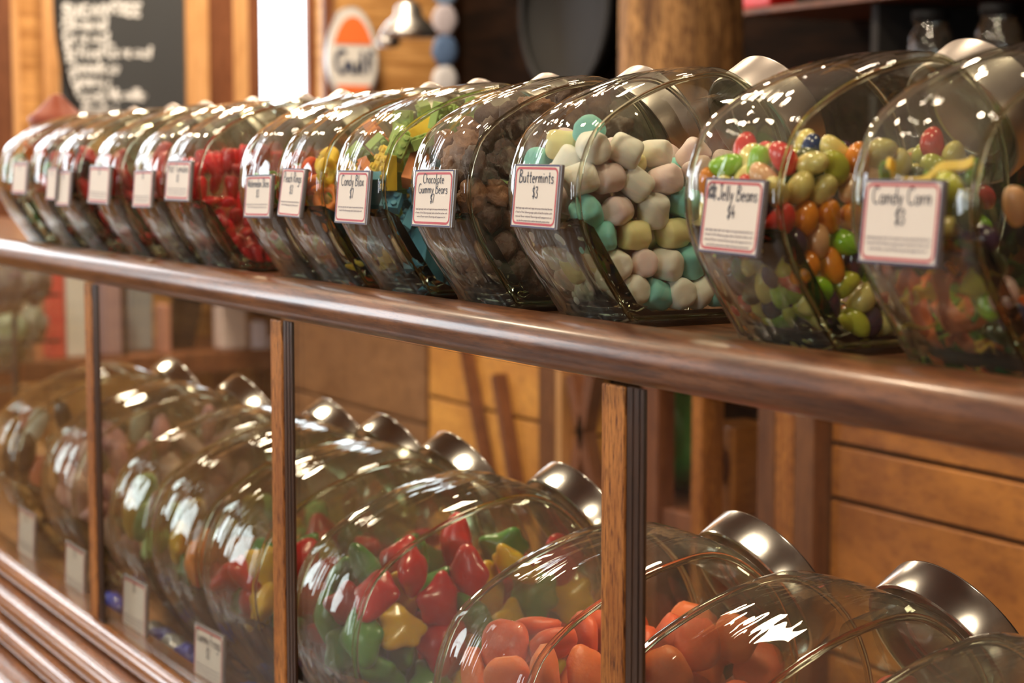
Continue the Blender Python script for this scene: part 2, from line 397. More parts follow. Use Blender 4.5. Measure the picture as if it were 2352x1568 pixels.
# uprights and trim on the end wall, read off the photograph
def on_wall(name, x0, x1, z0, z1, m, d=.03, off=0):
    a = onX(x0, 150, XW).y; b = onX(x1, 150, XW).y
    mb = MB(); mb.box(XW + off, a, z0, XW + off + d, b, z1)
    return link(name, mb.me(name, bev=.004), m)
ti = 1
for x0, x1, m in ((-40, 22, M_REDW), (22, 42, M_PINEV), (95, 133, M_PINEV), (472, 530, M_REDW), (530, 565, M_PINEV), (565, 594, M_REDW), (737, 760, M_REDW)):
    struct(on_wall('trim_%d' % ti, x0, x1, .0, ROOMZ - .002, m)); ti += 1

# chalkboard with its frame and lettering
cb = thing('chalkboard', 'black chalkboard menu of syrup flavours in white chalk hung on the pine wall', 'chalkboard', onX(280, 265, XW))
a = onX(133, 100, XW).y; b = onX(418, 100, XW).y; zt = onX(280, -120, XW).z; zb = onX(280, 285, XW).z
def rel(mb_me, name, m, parent):
    o = link(name, mb_me, m, parent); o.location = -Vector(parent.location); return o
mb = MB(); mb.box(XW + .002, a, zb, XW + .028, b, zt); rel(mb.me('board'), 'board', M_CHALKB, cb)
fr = onX(470, 100, XW).y; mb = MB()
for q in ((b, fr, zb - .1, zt + .07), (a - .001, b, zt, zt + .07), (a - .001, b, zb - .1, zb)):
    mb.box(XW + .002, q[0], q[2], XW + .045, q[1], q[3])
rel(mb.me('frame', bev=.004), 'frame', M_PINEV, cb)
mb = MB()
px = 6.0 / 4300
for t, x0, x1, yb_ in (('SUGAR', 142, 245, 38), ('FREE', 252, 322, 34), ('Almond', 142, 243, 66), ('Caramel', 144, 248, 97), ('Salted', 144, 232, 130), ('Caramel', 243, 346, 130), ('Chocolate', 146, 272, 165), ('Coconut', 160, 254, 196), ('French', 170, 240, 230), ('Vanilla', 250, 333, 228), ('Hazelnut', 190, 268, 262)):
    p0 = onX(x0, yb_, XW + .030); p1 = onX(x1, yb_, XW + .030)
    wdt = (p1 - p0).length
    write(mb, t, (p0 + p1) / 2, (0, 1, 0), (0, 0, 1), .036, wdt, .0115, .15)
rel(mb.me('chalk_lettering'), 'chalk_lettering', M_CHALK, cb)

# the oval enamel sign
c = onX(810, 126, XW + .05)
sg = thing('enamel_sign', 'oval white enamel sign with an orange top and dark lettering beside the window', 'sign', c)
def oval(ry, rz, n=48): return [(ry * math.cos(i * 2 * PI / n), rz * math.sin(i * 2 * PI / n)) for i in range(n)]
def plate(prof, x0, x1):
    mb = MB(); mb.extrude([(p[0], p[1]) for p in prof], x0, x1); return mb.me('plate')
py_ = .0014 * 1.02
RY = (onX(868, 117, XW + .05).y - onX(752, 117, XW + .05).y) / 2; RZ = RY * 1.72
def keystone(r, p=1.0): return [(y * (1 + .10 * (-z / RZ)), z) for y, z in oval(RY * r, RZ * r)]
rel_ = lambda me_, nm, m: link(nm, me_, m, sg)
rel_(plate(keystone(1), -.045, 0), 'rim', pbr('enamel_grey', (.55, .56, .58), .3))
rel_(plate(keystone(.93), 0, .004), 'face', pbr('enamel_white', (.85, .84, .82), .3))
inn = [(y, z) for y, z in keystone(.80)]
M_ENOR = pbr('enamel_orange', (.95, .22, .06), .3)
topp = [(y, max(z, RZ * .22)) for y, z in inn if z > RZ * .1] ; rel_(plate(topp, .004, .007), 'orange_dome', M_ENOR)
bot = [(y, min(z, -RZ * .62)) for y, z in keystone(.9) if z < -RZ * .55]; rel_(plate(bot, .004, .007), 'orange_base', M_ENOR)
mb = MB(); write(mb, 'Gulf', (.009, 0, -RZ * .36), (0, 1, 0), (0, 0, 1), RZ * .44, RY * 1.45, .013)
rel_(mb.me('lettering'), 'lettering', pbr('enamel_blue', (.03, .05, .12), .4))

def blob_mesh(name, lobes, n=24, mn=14, sc=(1, 1, 1), rough=0, seed=0):
    vs = []; rnd = Vector((seed * 3.1, seed * 1.7, seed))
    for j in range(mn + 1):
        ph = -PI / 2 + PI * j / mn
        for i in range(n):
            a_ = i * 2 * PI / n; d = Vector((math.cos(ph) * math.cos(a_), math.cos(ph) * math.sin(a_), math.sin(ph)))
            r = 1.0
            for (l, amp, kk) in lobes: r += amp * math.exp(kk * (d.dot(Vector(l).normalized()) - 1))
            if rough: r += rough * noise.noise(d * 2.6 + rnd) + rough * .5 * noise.noise(d * 7 + rnd)
            vs.append((d.x * r * sc[0], d.y * r * sc[1], d.z * r * sc[2]))
    fs = [(j * n + i, j * n + (i + 1) % n, (j + 1) * n + (i + 1) % n, (j + 1) * n + i) for j in range(mn) for i in range(n)]
    me = mesh(name, vs, fs)
    bm = bmesh.new(); bm.from_mesh(me); bmesh.ops.remove_doubles(bm, verts=bm.verts, dist=1e-5); bm.to_mesh(me); bm.free()
    me.polygons.foreach_set('use_smooth', [True] * len(me.polygons))
    return me

# galvanised pulley lamp hung from the ceiling, near the end wall
c = onX(938, 60, -5.3)
pl = thing('pulley_lamp', 'silver galvanised hanging lamp with a chunky cap right of the oval sign', 'lamp', c)
M_GALV = pbr('galvanised_metal', (.62, .62, .60), .35, 1.0)
mb = MB(); mb.lathe([(0, -.035), (.085, -.035), (.09, -.02), (.07, .01), (.045, .03), (.04, .06), (.02, .075), (0, .075)], 24); link('shade', mb.me('shade', smooth=True), M_GALV, pl)
mb = MB(); mb.lathe([(0, -.07), (.03, -.065), (.04, -.045), (.03, -.035)], 20, Matrix.Translation((-.02, -.06, 0))); link('cap', mb.me('cap', smooth=True), M_GALV, pl)
mb = MB(); mb.tube([(0, 0, .07), (.005, .01, .5), (0, 0, ROOMZ - c.z)], .008); link('cord', mb.me('cord', smooth=True), M_BLACK, pl)
# blue and white packet strip at the corner
c = onX(1012, 150, -5.85)
st = thing('snack_strip', 'hanging strip of blue and white snack bags beside the dark wall corner', 'snack strip', c)
mb = MB(); mb.box(-.01, -.005, -.3, .0, .01, .62); link('backing_strip', mb.me('backing_strip'), M_BLACK, st)
for i in range(5):
    mm = pbr('packet_%d' % i, [(.35, .45, .62), (.75, .75, .8), (.12, .2, .38), (.6, .55, .62), (.3, .45, .7)][i], .35, bump=.4)
    link('packet', blob_mesh('packet', [], sc=(.012, .05, .055), rough=.1, seed=i), mm, st, (.012, .01, -.16 + i * .105))

# black iron pan on the dark wall
c = onY(1325, 20, ROOMY1 - .06)
pan = thing('iron_pan', 'large round black iron pan hanging on the dark wall left of the bark post', 'pan', c)
R_ = .26
mb = MB(); mb.lathe([(0, -.02), (R_ * .8, -.02), (R_ * .98, .04), (R_, .04), (R_ * .84, -.035), (0, -.035)], 48, Matrix.Rotation(PI / 2, 4, 'X')); link('dish', mb.me('dish', smooth='n'), M_IRON, pan)
mb = MB(); mb.tube([(R_ * math.cos(t_), -.045, R_ * math.sin(t_)) for t_ in np.linspace(0, 2 * PI, 49)[:-1]], .012, 8, True); link('rim', mb.me('rim', smooth=True), M_IRON, pan)
mb = MB(); mb.tube([(0, -.03, R_), (0, -.04, R_ + .12), (0, .055, R_ + .25)], .016); link('handle', mb.me('handle', smooth=True), M_IRON, pan)

# rough bark post
c = onY(1563, 100, 2.35); rr = .135
mb = MB(); n = 40; vs = []
zs = np.linspace(.93, ROOMZ - .001, 44)
for z in zs:
    for i in range(n):
        a_ = i * 2 * PI / n
        r = rr * (1 + .10 * noise.noise(Vector((math.cos(a_) * 2.6, math.sin(a_) * 2.6, z * .9))) + .05 * noise.noise(Vector((math.cos(a_) * 9, math.sin(a_) * 9, z * 2.0))) + .16 * max(0, 1.15 - z) * 2)
        vs.append((r * math.cos(a_), r * math.sin(a_), z))
fs = [(j * n + i, j * n + (i + 1) % n, (j + 1) * n + (i + 1) % n, (j + 1) * n + i) for j in range(len(zs) - 1) for i in range(n)] + [tuple(range(n))[::-1]]
o = link('bark_post', mesh('bark_post', vs, fs), M_BARK, None, (c.x, c.y, 0)); tag(o, 'rough split log post standing on the back counter behind the jars', 'post')

# dark shelf unit on the back wall, right
sx0 = onY(1695, 30, 2.75).x; sx1 = -1.6
zs_ = onY(1700, 36, 2.75).z
sh = thing('wall_shelf', 'dark wooden wall shelf with a lit lower edge high above the jars', 'shelf', ((sx0 + sx1) / 2, ROOMY1, zs_))
mb = MB(); mb.box(sx0, 2.75, zs_ - .0, sx1, ROOMY1 - .001, zs_ + .014); rel(mb.me('board', bev=.002), 'board', M_REDW, sh)
xm = onY(1992, 100, 2.78).x
mb = MB(); mb.box(xm - .012, 2.80, .9, xm + .012, ROOMY1 - .001, zs_ - .0); rel(mb.me('upright', bev=.002), 'upright', pbr('grey_upright', (.025, .022, .02), .8), sh)
p = onY(1745, 12, 2.78)
mb = MB(); mb.box(-.07, -.04, 0, .07, .04, .09); o = link('red_tin', mb.me('red_tin', bev=.008), pbr('red_tin_paint', (.75, .02, .02), .3), None, (p.x, 2.80, zs_ + .015))
tag(o, 'bright red tin on the left end of the dark wall shelf', 'tin')
z2 = onY(2150, 165, 2.78).z - .01
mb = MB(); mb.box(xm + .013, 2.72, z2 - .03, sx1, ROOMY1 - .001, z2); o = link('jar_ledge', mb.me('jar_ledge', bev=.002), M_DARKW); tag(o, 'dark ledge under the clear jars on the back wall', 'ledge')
for i, xx in enumerate((2120, 2275)):
    p = onY(xx, 150, 2.8)
    t = thing('preserve_jar', ['small empty clear jar on the dark ledge nearer the bark post', 'small empty clear jar on the dark ledge above the brightest steel lid'][i], 'jar', (p.x, 2.82, z2))
    mb = MB(); mb.lathe([(0, .001), (.045, .001), (.048, .02), (.048, .09), (.036, .11), (.036, .125)], 28); link('body', mb.me('body', smooth=True), M_GLASS, t)
    mb = MB(); mb.lathe([(0, .145), (.039, .145), (.04, .143), (.04, .12), (.037, .12)], 28); link('lid', mb.me('lid', smooth=True), M_IRON, t)

# brown cone lamp and the black cable on the far left
c = onX(130, 275, -4.6)
M_CONE = pbr('brown_glaze', (.30, .055, .018), .5)
c = onX(132, 270, -3.35)
t = thing('glazed_pot', 'glossy red brown pot with a cone shaped cover behind the far end jars', 'pot', (c.x, c.y, 1.0415))
hz = c.z - 1.0415
mb = MB(); mb.lathe([(0, hz + .042), (.010, hz + .040), (.014, hz + .034), (.040, hz + .008), (.052, hz), (.052, hz - .01)], 28); link('cone', mb.me('cone', smooth=True), M_CONE, t)
mb = MB(); mb.lathe([(0, 0), (.045, 0), (.055, .03), (.055, hz - .03), (.046, hz - .012), (0, hz - .011)], 28); link('body', mb.me('body', smooth=True), M_CONE, t)
pts = [onX(x, y, -5.7) for x, y in ((128, -60), (130, 20), (136, 90), (150, 170), (172, 240), (190, 300), (200, 420))]
mb = MB(); mb.tube(catmull(pts, 5, False), .011, 8); o = link('cable', mb.me('cable', smooth=True), M_BLACK); tag(o, 'black cable hanging in front of the left edge of the chalkboard', 'cable')

# ---------------------------------------------------------------- back counter: plank fronts seen under the countertop
YB = 1.95
ZBT = .90
cx_ = lambda x, y=1100: onY(x, y, YB).x
def plank_front(name, label, x0, x1, n_z, mat, parts=True):
    t = thing(name, label, 'cabinet', ((x0 + x1) / 2, YB, 0))
    mb = MB(); mb.box(x0, YB + .03, .0, x1, 2.5, ZBT); rel(mb.me('carcass'), 'carcass', M_DARKW, t)
    mb = MB(); z = .02
    for zz in n_z:
        mb.box(x0 + .004, YB, z, x1 - .004, YB + .029, zz - .004); z = zz + .004
    rel(mb.me('plank_front', bev=.003), 'plank_front', mat, t)
    return t
zA = onY(2000, 1035, YB).z; zB = onY(2000, 1165, YB).z
zC = onY(1200, 962, YB).z
cabA = plank_front('plank_cabinet', 'orange wooden cabinet of wide horizontal planks at the lower right', cx_(1905), .2, [zB - .26, zB, zA, ZBT - .005], M_PLANK)
cabB = plank_front('plank_cabinet', 'orange plank cabinet with dark crossed braces left of the thick case post', cx_(985), cx_(1372), [zC - .34, zC, ZBT - .06, ZBT - .005], pbr('x', (0, 0, 0)) and wood('plank_wood_light', (.60, .24, .045), (.95, .46, .10), (1, 1, 1.5), .5, .1, .4))
def brace(x0, y0, x1, y1, wd, par, nm='brace', m=None):
    p0 = onY(x0, y0, YB - .01); p1 = onY(x1, y1, YB - .01)
    d = (p1 - p0).normalized(); s_ = d.cross(Vector((0, 1, 0))) * wd / 2
    mb = MB(); vs = [p0 - s_, p0 + s_, p1 + s_, p1 - s_]
    mb.add([v + Vector((0, q, 0)) for q in (-.02, .009) for v in vs], [(3, 2, 1, 0), (4, 5, 6, 7), (0, 1, 5, 4), (1, 2, 6, 5), (2, 3, 7, 6), (3, 0, 4, 7)])
    rel(mb.me(nm), nm, m or M_REDW, par)
brace(1275, 800, 1275, 1300, .065, cabB, 'stile', M_PLANKV); brace(1302, 800, 1302, 1300, .022, cabB, 'batten', M_PINEV)
brace(1150, 860, 1205, 1200, .02, cabB); brace(1375, 850, 1315, 1200, .03, cabB); brace(1325, 860, 1385, 1160, .03, cabB); brace(1145, 1180, 1075, 800, .012, cabB)
t = thing('door_post', 'pair of brown vertical stiles beside the orange plank cabinet', 'post', (cx_(1835), YB, 0))
for x0, x1, m, nm in ((1770, 1812, M_PLANKV, 'inner_stile'), (1812, 1855, M_POST, 'middle_stile'), (1855, 1903, M_PLANKV, 'outer_stile')):
    mb = MB(); mb.box(cx_(x0), YB - .03, 0, cx_(x1) - .002, 2.4, ZBT - .002); rel(mb.me(nm, bev=.003), nm, m, t)
# open bay with green and brown goods
bay = thing('open_bay', 'dark open bay of the back counter between the stiles and crossed cabinet', 'shelf', (cx_(1570), YB, 0))
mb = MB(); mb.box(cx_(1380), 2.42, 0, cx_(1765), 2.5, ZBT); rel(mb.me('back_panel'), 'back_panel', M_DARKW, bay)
zs2 = onY(1560, 1185, YB).z
mb = MB(); mb.box(cx_(1380), YB + .02, zs2 - .04, cx_(1765), 2.42, zs2); rel(mb.me('bay_shelf', bev=.003), 'bay_shelf', M_REDW, bay)
x0 = cx_(1586); x1 = cx_(1632)
mb = MB(); mb.box(x0, YB, 0, x0 + .035, YB + .05, ZBT - .003); rel(mb.me('stile', bev=.003), 'stile', M_POST, bay)
mb = MB(); mb.box(cx_(1462), YB + .01, 0, cx_(1500), YB + .05, ZBT - .003); rel(mb.me('stile', bev=.003), 'stile', M_REDW, bay)
mb = MB(); mb.box(cx_(1700), YB + .1, 0, cx_(1765), YB + .14, ZBT - .003); rel(mb.me('stile', bev=.003), 'stile', M_DARKW, bay)
mb = MB(); mb.box(-.6, 0, 0, .6, .02, .02)
p = onY(1548, 1180, YB + .12); o = link('green_bag', blob_mesh('green_bag', [((0, 0, 1), .3, 3)], sc=(.075, .06, .1), rough=.25, seed=4), pbr('green_bag_film', (.05, .28, .06), .3, bump=.5), None, (p.x, p.y, zs2 + .105))
tag(o, 'crumpled green bag inside the dark bay of the back counter', 'bag')
p0 = onY(1648, 1060, YB + .07)
t = thing('coffee_grinder', 'small orange wooden box with a dark round dial inside the back counter bay', 'box', (p0.x, p0.y, zs2))
hh = .17
mb = MB(); mb.box(-.05, 0, .001, .05, .1, hh); link('housing', mb.me('housing', bev=.005), M_PLANK, t)
mb = MB(); mb.lathe([(0, .006), (.036, .006), (.04, 0), (.04, -.01)], 28, Matrix.Translation((0, -.002, .095)) @ Matrix.Rotation(PI / 2, 4, 'X')); link('dial', mb.me('dial', smooth=True), M_REDW, t)
mb = MB(); mb.box(-7.9 + 2.0, YB - .03, ZBT, .25, 2.5, ZBT + .03); o = link('back_countertop', mb.me('back_countertop', bev=.004), M_TOP); tag(o, 'long brown wooden back countertop running behind the candy jars', 'countertop')
# far end of the back counter
cabC = plank_front('plank_cabinet', 'brown plank cabinet at the far end of the back counter', cx_(650), cx_(980), [.3, .55, .75, ZBT - .005], wood('plank_wood_brown', (.20, .09, .035), (.36, .18, .08), (1, 1, 1.5), .5, .1, .5))

# things stood at the far end, seen under the rail; each built at the end of the room
def far_box(name, label, cat, x0, y0, x1, y1, X, col, d=.08, rough=.4, mat=None, lean=0, grp=None):
    p0 = onX(x0, y1, X); p1 = onX(x1, y0, X)
    w_ = p1.y - p0.y; h_ = p1.z - p0.z
    mb = MB(); mb.box(-d, -w_ / 2, 0, 0, w_ / 2, h_)
    if lean: mb.v = [(x, y + lean * z, z) for x, y, z in mb.v]
    o = link(name, mb.me(name, bev=min(w_, h_, d) * .12), mat or pbr(name + '_%d' % int(x0), col, rough, bump=.3, bscale=30), None, (X, (p0.y + p1.y) / 2, p0.z))
    tag(o, label, cat, grp); return o
XF = -5.3
low = onX(400, 850, XF).z
# display table that carries them
mb = MB(); p0 = onX(-250, 860, XF); p1 = onX(640, 800, XF)
FT = onX(540, 805, XF).z
tb = thing('display_table', 'red brown display table at the far end under the counter rail', 'table', (XF, 1.9, 0))
mb = MB(); mb.box(XF - .5, p0.y, FT - .06, XF + .02, 2.36, FT); rel(mb.me('tabletop', bev=.005), 'tabletop', M_REDW, tb)
for ly in (p0.y + .1, 2.3):
    mb = MB(); mb.box(XF - .06, ly - .03, 0, XF, ly + .03, FT - .06); rel(mb.me('leg', bev=.004), 'leg', M_REDW, tb)
def stand(o):
    # let the thing stand on the table
    z0 = min(v.co.z for v in o.data.vertices); o.location.z = FT + .001 - z0
def far_std(*a, **k_):
    x0, y0, x1 = a[3], a[4], a[5]
    yb = 784 - 0
    zt_ = onX((x0 + x1) / 2, y0, a[6]).z
    p0 = onX(x0, 700, a[6]); p1 = onX(x1, 700, a[6]); w_ = p1.y - p0.y; h_ = zt_ - FT - .002
    d = k_.get('d', .08); mb = MB(); mb.box(-d, -w_ / 2, 0, 0, w_ / 2, h_)
    lean = k_.get('lean', 0)
    if lean: mb.v = [(x, y + lean * (z - h_ / 2), z) for x, y, z in mb.v]
    o = link(a[0], mb.me(a[0], bev=min(w_, h_, d) * .12), pbr('%s_%d' % (a[0], x0), a[7], k_.get('rough', .4), bump=.3, bscale=30), None, (a[6], (p0.y + p1.y) / 2, FT + .001))
    return tag(o, a[1], a[2])
far_std('gift_bag', 'coral red paper bag standing beside the white bag at the far end', 'bag', 112, 560, 150, XF - .02, (.72, .10, .09))
far_std('gift_bag', 'tall white paper bag beside the coral red bag at the far end', 'bag', 152, 560, 200, XF - .02, (.80, .80, .76))
far_std('candy_box', 'slim patterned grey and pink box right of the far case post', 'box', 229, 560, 281, XF - .02, (.48, .33, .36))
far_std('candy_box', 'blue and white small box on the far display table', 'box', 296, 640, 352, XF - .1, (.32, .38, .42))
far_std('black_sign', 'tall slanted black panel standing at the far end under the rail', 'panel', 400, 560, 470, XF - .12, (.012, .011, .011), lean=.22, d=.03)
far_std('candy_box', 'thin black upright box between the patterned box and brown wall', 'box', 283, 560, 292, XF, (.01, .01, .01), d=.02)
for i, (x0, x1, y0, cc) in enumerate(((508, 568, 700, (.85, .70, .66)), (582, 612, 740, (.75, .70, .85)), (376, 392, 700, (.62, .30, .22)))):
    far_std('parcel', ['pink white parcel on the far display table', 'pale lilac parcel at the right of the pink white one', 'small tan parcel beside the slanted black panel'][i], 'parcel', x0, y0, x1, XF, cc)
# cellophane bags on the left edge
M_CELLO = clear_glass('cellophane', tint=(.72, .76, .70), edge=(.3, .33, .28), boost=1.6, rough=.12, wav=1.0, wscale=30, film=.16, filmc=(.75, .78, .72))
for i, (x, y, s_, cc) in enumerate(((20, 660, .055, (.16, .10, .15)), (75, 650, .05, (.10, .05, .09)), (18, 780, .07, (.32, .42, .26)), (70, 745, .05, (.35, .36, .30)))):
    p = onX(x, y, -4.6 - .22 * (i % 2) - .44 * (i // 2)); s_ *= .92
    t = thing('cellophane_bag', ['clear bag of dusky sweets at the far left edge', 'clear bag of dark purple sweets beside the red paper bag', 'clear bag of pale green sweets lowest at the far left edge', 'clear bag of grey green sweets beneath the dark purple bag'][i], 'bag', p)
    link('sweets', blob_mesh('sweets', [], sc=(s_ * .8, s_ * .8, s_), rough=.5, seed=i + 9), pbr('sweets_%d' % i, cc, .4, var=.5, vscale=40), t)
    link('wrapper', blob_mesh('wrapper', [((0, 0, 1), .5, 6)], 32, 20, sc=(s_, s_, s_ * 1.2), rough=.4, seed=i + 20), M_CELLO, t)
p = onX(46, 700, -4.75)
t = thing('bag_rack', 'dark wire rack that holds the clear bags at the far left edge', 'rack', (p.x - .06, p.y, 0))
mb = MB(); mb.tube([(0, 0, 0), (0, 0, .98)], .008); link('pole', mb.me('pole', smooth=True), M_BLACK, t)
for z_ in (.50, .58, .7, .82):
    mb = MB(); mb.tube([(0, -.12, z_), (0, .12, z_)], .004); link('rod', mb.me('rod', smooth=True), M_BLACK, t)

# ================================================================= THE CANDY COUNTER
RT = 1.05; CT = 1.041; X0c, X1c = -5.0, .9
# countertop and its rounded front rail
mb = MB(); mb.box(X0c, .7195, CT - .026, X1c, 1.06, CT); o = link('countertop', mb.me('countertop'), M_TOP); tag(o, 'brown wooden countertop that carries the upper row of candy jars', 'countertop')
prof = [(.719, RT - .004), (.7175, RT - .0008), (.714, RT)] + [(.7005 - .0215 * math.cos(t_) , RT - .0195 + .0195 * math.sin(t_)) for t_ in np.linspace(PI / 2, -PI / 2, 15)] + [(.719, RT - .039)]
mb = MB()
nx = 60; L = []; F = []; kk = len(prof)
for i in range(nx + 1):
    x = X0c + (X1c - X0c) * i / nx
    L += [(x, y, z) for y, z in prof]
for i in range(nx): F += [(i * kk + j, (i + 1) * kk + j, (i + 1) * kk + (j + 1) % kk, i * kk + (j + 1) % kk) for j in range(kk)]
F += [tuple(range(kk)), tuple(nx * kk + j for j in range(kk))[::-1]]
mb.add(L, F); o = link('counter_rail', mb.me('counter_rail', smooth='n', auto=50), M_RAIL); tag(o, 'long rounded brown wooden rail along the counter front under the upper jars', 'rail')
# case posts
ZS = .556
for i, x in enumerate((0, 0, onY(197, 900, .688).x, onY(621, 900, .688).x, onY(1380, 1000, .688).x, 0, 0)):
    if i in (0, 1, 5, 6): pass
    lab = ['', '', 'slim orange brown case post furthest to the left in view', 'dark brown case post between the leftmost and the thickest post', 'thickest nearest wooden case post with dark grain pores', '', ''][i]
    if not lab: continue
    o = thing('case_post', lab, 'post', (x, .688, ZS + .024), 'posts of the display case'); hp = RT - .0395 - ZS - .024
    mb = MB(); mb.box(0, 0, 0, .030, .0035, hp); link('front_batten', mb.me('front_batten', bev=.0018), M_POST, o)
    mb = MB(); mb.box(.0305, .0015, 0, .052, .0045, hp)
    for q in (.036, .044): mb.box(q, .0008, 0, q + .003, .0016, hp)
    link('dark_strip', mb.me('dark_strip', bev=.0004, seg=1), M_DSTRIP, o)  # darker ribbed strip along the right of the batten
# case glass panes between posts
PX = [onY(q, 900, .688).x for q in (197, 621, 1380)]
for i, (a_, b_) in enumerate(((PX[0] + .003, PX[1] + .001), (PX[1] + .003, PX[2] + .001), (PX[2] + .003, -.2), (-3.9, PX[0] + .001))):
    mb = MB(); mb.box(a_ + .001, .6935, ZS + .0245, b_ - .001, .6965, RT - .0395)
    o = link('glass_pane', mb.me('glass_pane'), M_PANE)
    tag(o, ['clear display case pane between the left and middle posts', 'clear display case pane between the middle and thickest posts', 'clear display case pane right of the thickest post', 'clear display case pane left of the furthest left post'][i], 'glass pane')
# case floor, lower moldings, plinth
mb = MB(); SH = ZS - .0137
mb = MB(); mb.box(X0c, .725, SH - .02, X1c, 1.10, SH); o = link('case_shelf', mb.me('case_shelf'), M_SHELF); tag(o, 'pale wooden bottom shelf inside the display case under the lower jars', 'shelf')
mb = MB(); mb.box(X0c, .726, .0, X1c, 1.10, SH - .021); o = link('case_cabinet', mb.me('case_cabinet', bev=.003), M_TOP); tag(o, 'brown wooden base of the display case', 'cabinet')
for i, (yc, zc, r_) in enumerate(((.690, ZS + .008, .0155), (.664, ZS - .0235, .0155), (.643, ZS - .0525, .013), (.60, ZS - .090, .022))):
    prof = [(.7245, zc + r_)] + [(yc - r_ * math.cos(t_), zc + r_ * math.sin(t_)) for t_ in np.linspace(PI / 2, -PI / 2, 13)] + [(.7245, zc - r_)]
    if i: prof = [(min(p[0], .7245), p[1]) for p in prof]
    mb = MB(); mb.extrude(prof, X0c, X1c); o = link('case_molding', mb.me('case_molding', smooth='n', auto=50), M_MOLD)
    tag(o, ['topmost rounded molding directly under the case posts', 'second rounded molding just below the one carrying the posts', 'thin third molding strip between the rounded ones', 'lowest and widest wooden molding ledge of the case'][i], 'molding', 'moldings of the display case')
# ================================================================= JARS
P_CREASE = [(.053, -.004), (.045, .008), (.031, .027), (.015, .051), (.0035, .076), (.000, .098), (.003, .119), (.014, .143), (.037, 0.161), (.066, 0.175), (.096, 0.184), (.126, 0.187), (.150, 0.177), (.172, 0.155), (.185, 0.121), (.184, 0.084), (.172, 0.045), (.162, -.004)]
CC = Vector((.098, .095))
def crown_prof():
    out = []
    pp = catmull([(a_, b_, 0) for a_, b_ in P_CREASE], 4, False)
    for p in pp:
        q = CC + (Vector((p.x, p.y)) - CC) / .925
        out.append(Vector((q.x, max(q.y, .0))))
    # flat foot between the last and first point
    a_, b_ = out[-1], out[0]
    out += [a_.lerp(b_, t_) for t_ in (.25, .5, .75)]
    return out
CROWN = crown_prof()
HW = .051
SECT = [(1.0, .0), (1.0, .3), (.997, .6), (.99, .8), (.982, .885), (.975, .912), (.968, .93), (.957, .944), (.94, .956), (.91, .967), (.86, .976), (.75, .985), (.4, .996), (0, 1.0)]
SECT = SECT + [(-x, s_) for x, s_ in SECT[:-1][::-1]]
AX = math.radians(33); NECK_C = Vector((0, .1900, .147)); NAX = Vector((0, math.cos(AX), math.sin(AX)))
NR = .040
def neck_matrix():
    zax = NAX; xax = Vector((1, 0, 0)); yax = zax.cross(xax)
    return Matrix(((xax.x, yax.x, zax.x, NECK_C.x), (xax.y, yax.y, zax.y, NECK_C.y), (xax.z, yax.z, zax.z, NECK_C.z), (0, 0, 0, 1)))
NM = neck_matrix()
def jar_meshes():
    k_ = len(CROWN); vs = []; fs = []
    for x, s_ in SECT:
        for p in CROWN:
            q = CC + (p - CC) * s_
            if p.y < .001: q = Vector((q.x, .0 if s_ > .8 else q.y))
            vs.append((x * HW, q.x, max(q.y, 0)))
    for j in range(len(SECT) - 1):
        fs += [(j * k_ + i, j * k_ + (i + 1) % k_, (j + 1) * k_ + (i + 1) % k_, (j + 1) * k_ + i) for i in range(k_)]
    body = mesh('glass_body', vs, fs)
    bm = bmesh.new(); bm.from_mesh(body); bmesh.ops.remove_doubles(bm, verts=bm.verts, dist=1e-5)
    # open the mouth: drop faces within the neck
    inv = NM.inverted()
    dead = [f for f in bm.faces if (lambda c_: math.hypot(c_.x, c_.y) < NR * .92 and c_.z > -.03)(inv @ f.calc_center_median())]
    bmesh.ops.delete(bm, geom=dead, context='FACES'); bmesh.ops.recalc_face_normals(bm, faces=bm.faces)
    bm.to_mesh(body); bm.free(); body.polygons.foreach_set('use_smooth', [True] * len(body.polygons))
    mb = MB(); mb.lathe([(NR * 1.16, -.026), (NR * 1.04, -.012), (NR * 1.0, -.004), (NR, .012), (NR * 1.04, .016), (NR * .94, .016), (NR * .93, -.01)], 40, NM)
    neck = mb.me('neck', smooth=True)
    beads = []
    for sd in (-1, 1):
        pts = []
        for p in CROWN[:-3]:
            q = CC + (p - CC) * .924; pts.append((sd * HW * .957, q.x, max(q.y, .003)))
        mb = MB(); mb.tube(pts, .0021, 8, True); beads.append(mb.me('edge_bead', smooth='n'))
    # thick foot and thick sloping front of the pressed glass
    out_ = [(CC + (p - CC) * .978) for p in CROWN if p.y < .085 and p.x < .065]
    out_ = sorted([(p.x, max(p.y, .001)) for p in out_], key=lambda q: -q[1])
    prof_ = out_ + [(.150, .001), (.152, .007), (.064, .0075), (.050, .014), (.036, .034), (.021, .057), (.010, .074)]
    k2 = 9; L = []; F = []
    for j in range(k2):
        u_ = -1 + 2 * j / (k2 - 1); x_ = u_ * HW * .93
        sh = 1 - .05 * u_ ** 8
        for a_, b_ in prof_:
            q = CC + (Vector((a_, b_)) - CC) * sh; L.append((x_, q.x, max(q.y, .001)))
    kp = len(prof_)
    for j in range(k2 - 1): F += [(j * kp + i, (j + 1) * kp + i, (j + 1) * kp + (i + 1) % kp, j * kp + (i + 1) % kp) for i in range(kp)]
    F += [tuple(range(kp)), tuple((k2 - 1) * kp + i for i in range(kp))[::-1]]
    mb = MB(); mb.add(L, F); foot = mb.me('thick_base', smooth='n', auto=35)
    return body, neck, beads, foot
J_BODY, J_NECK, J_BEAD, J_FOOT = jar_meshes()
LR = .0485
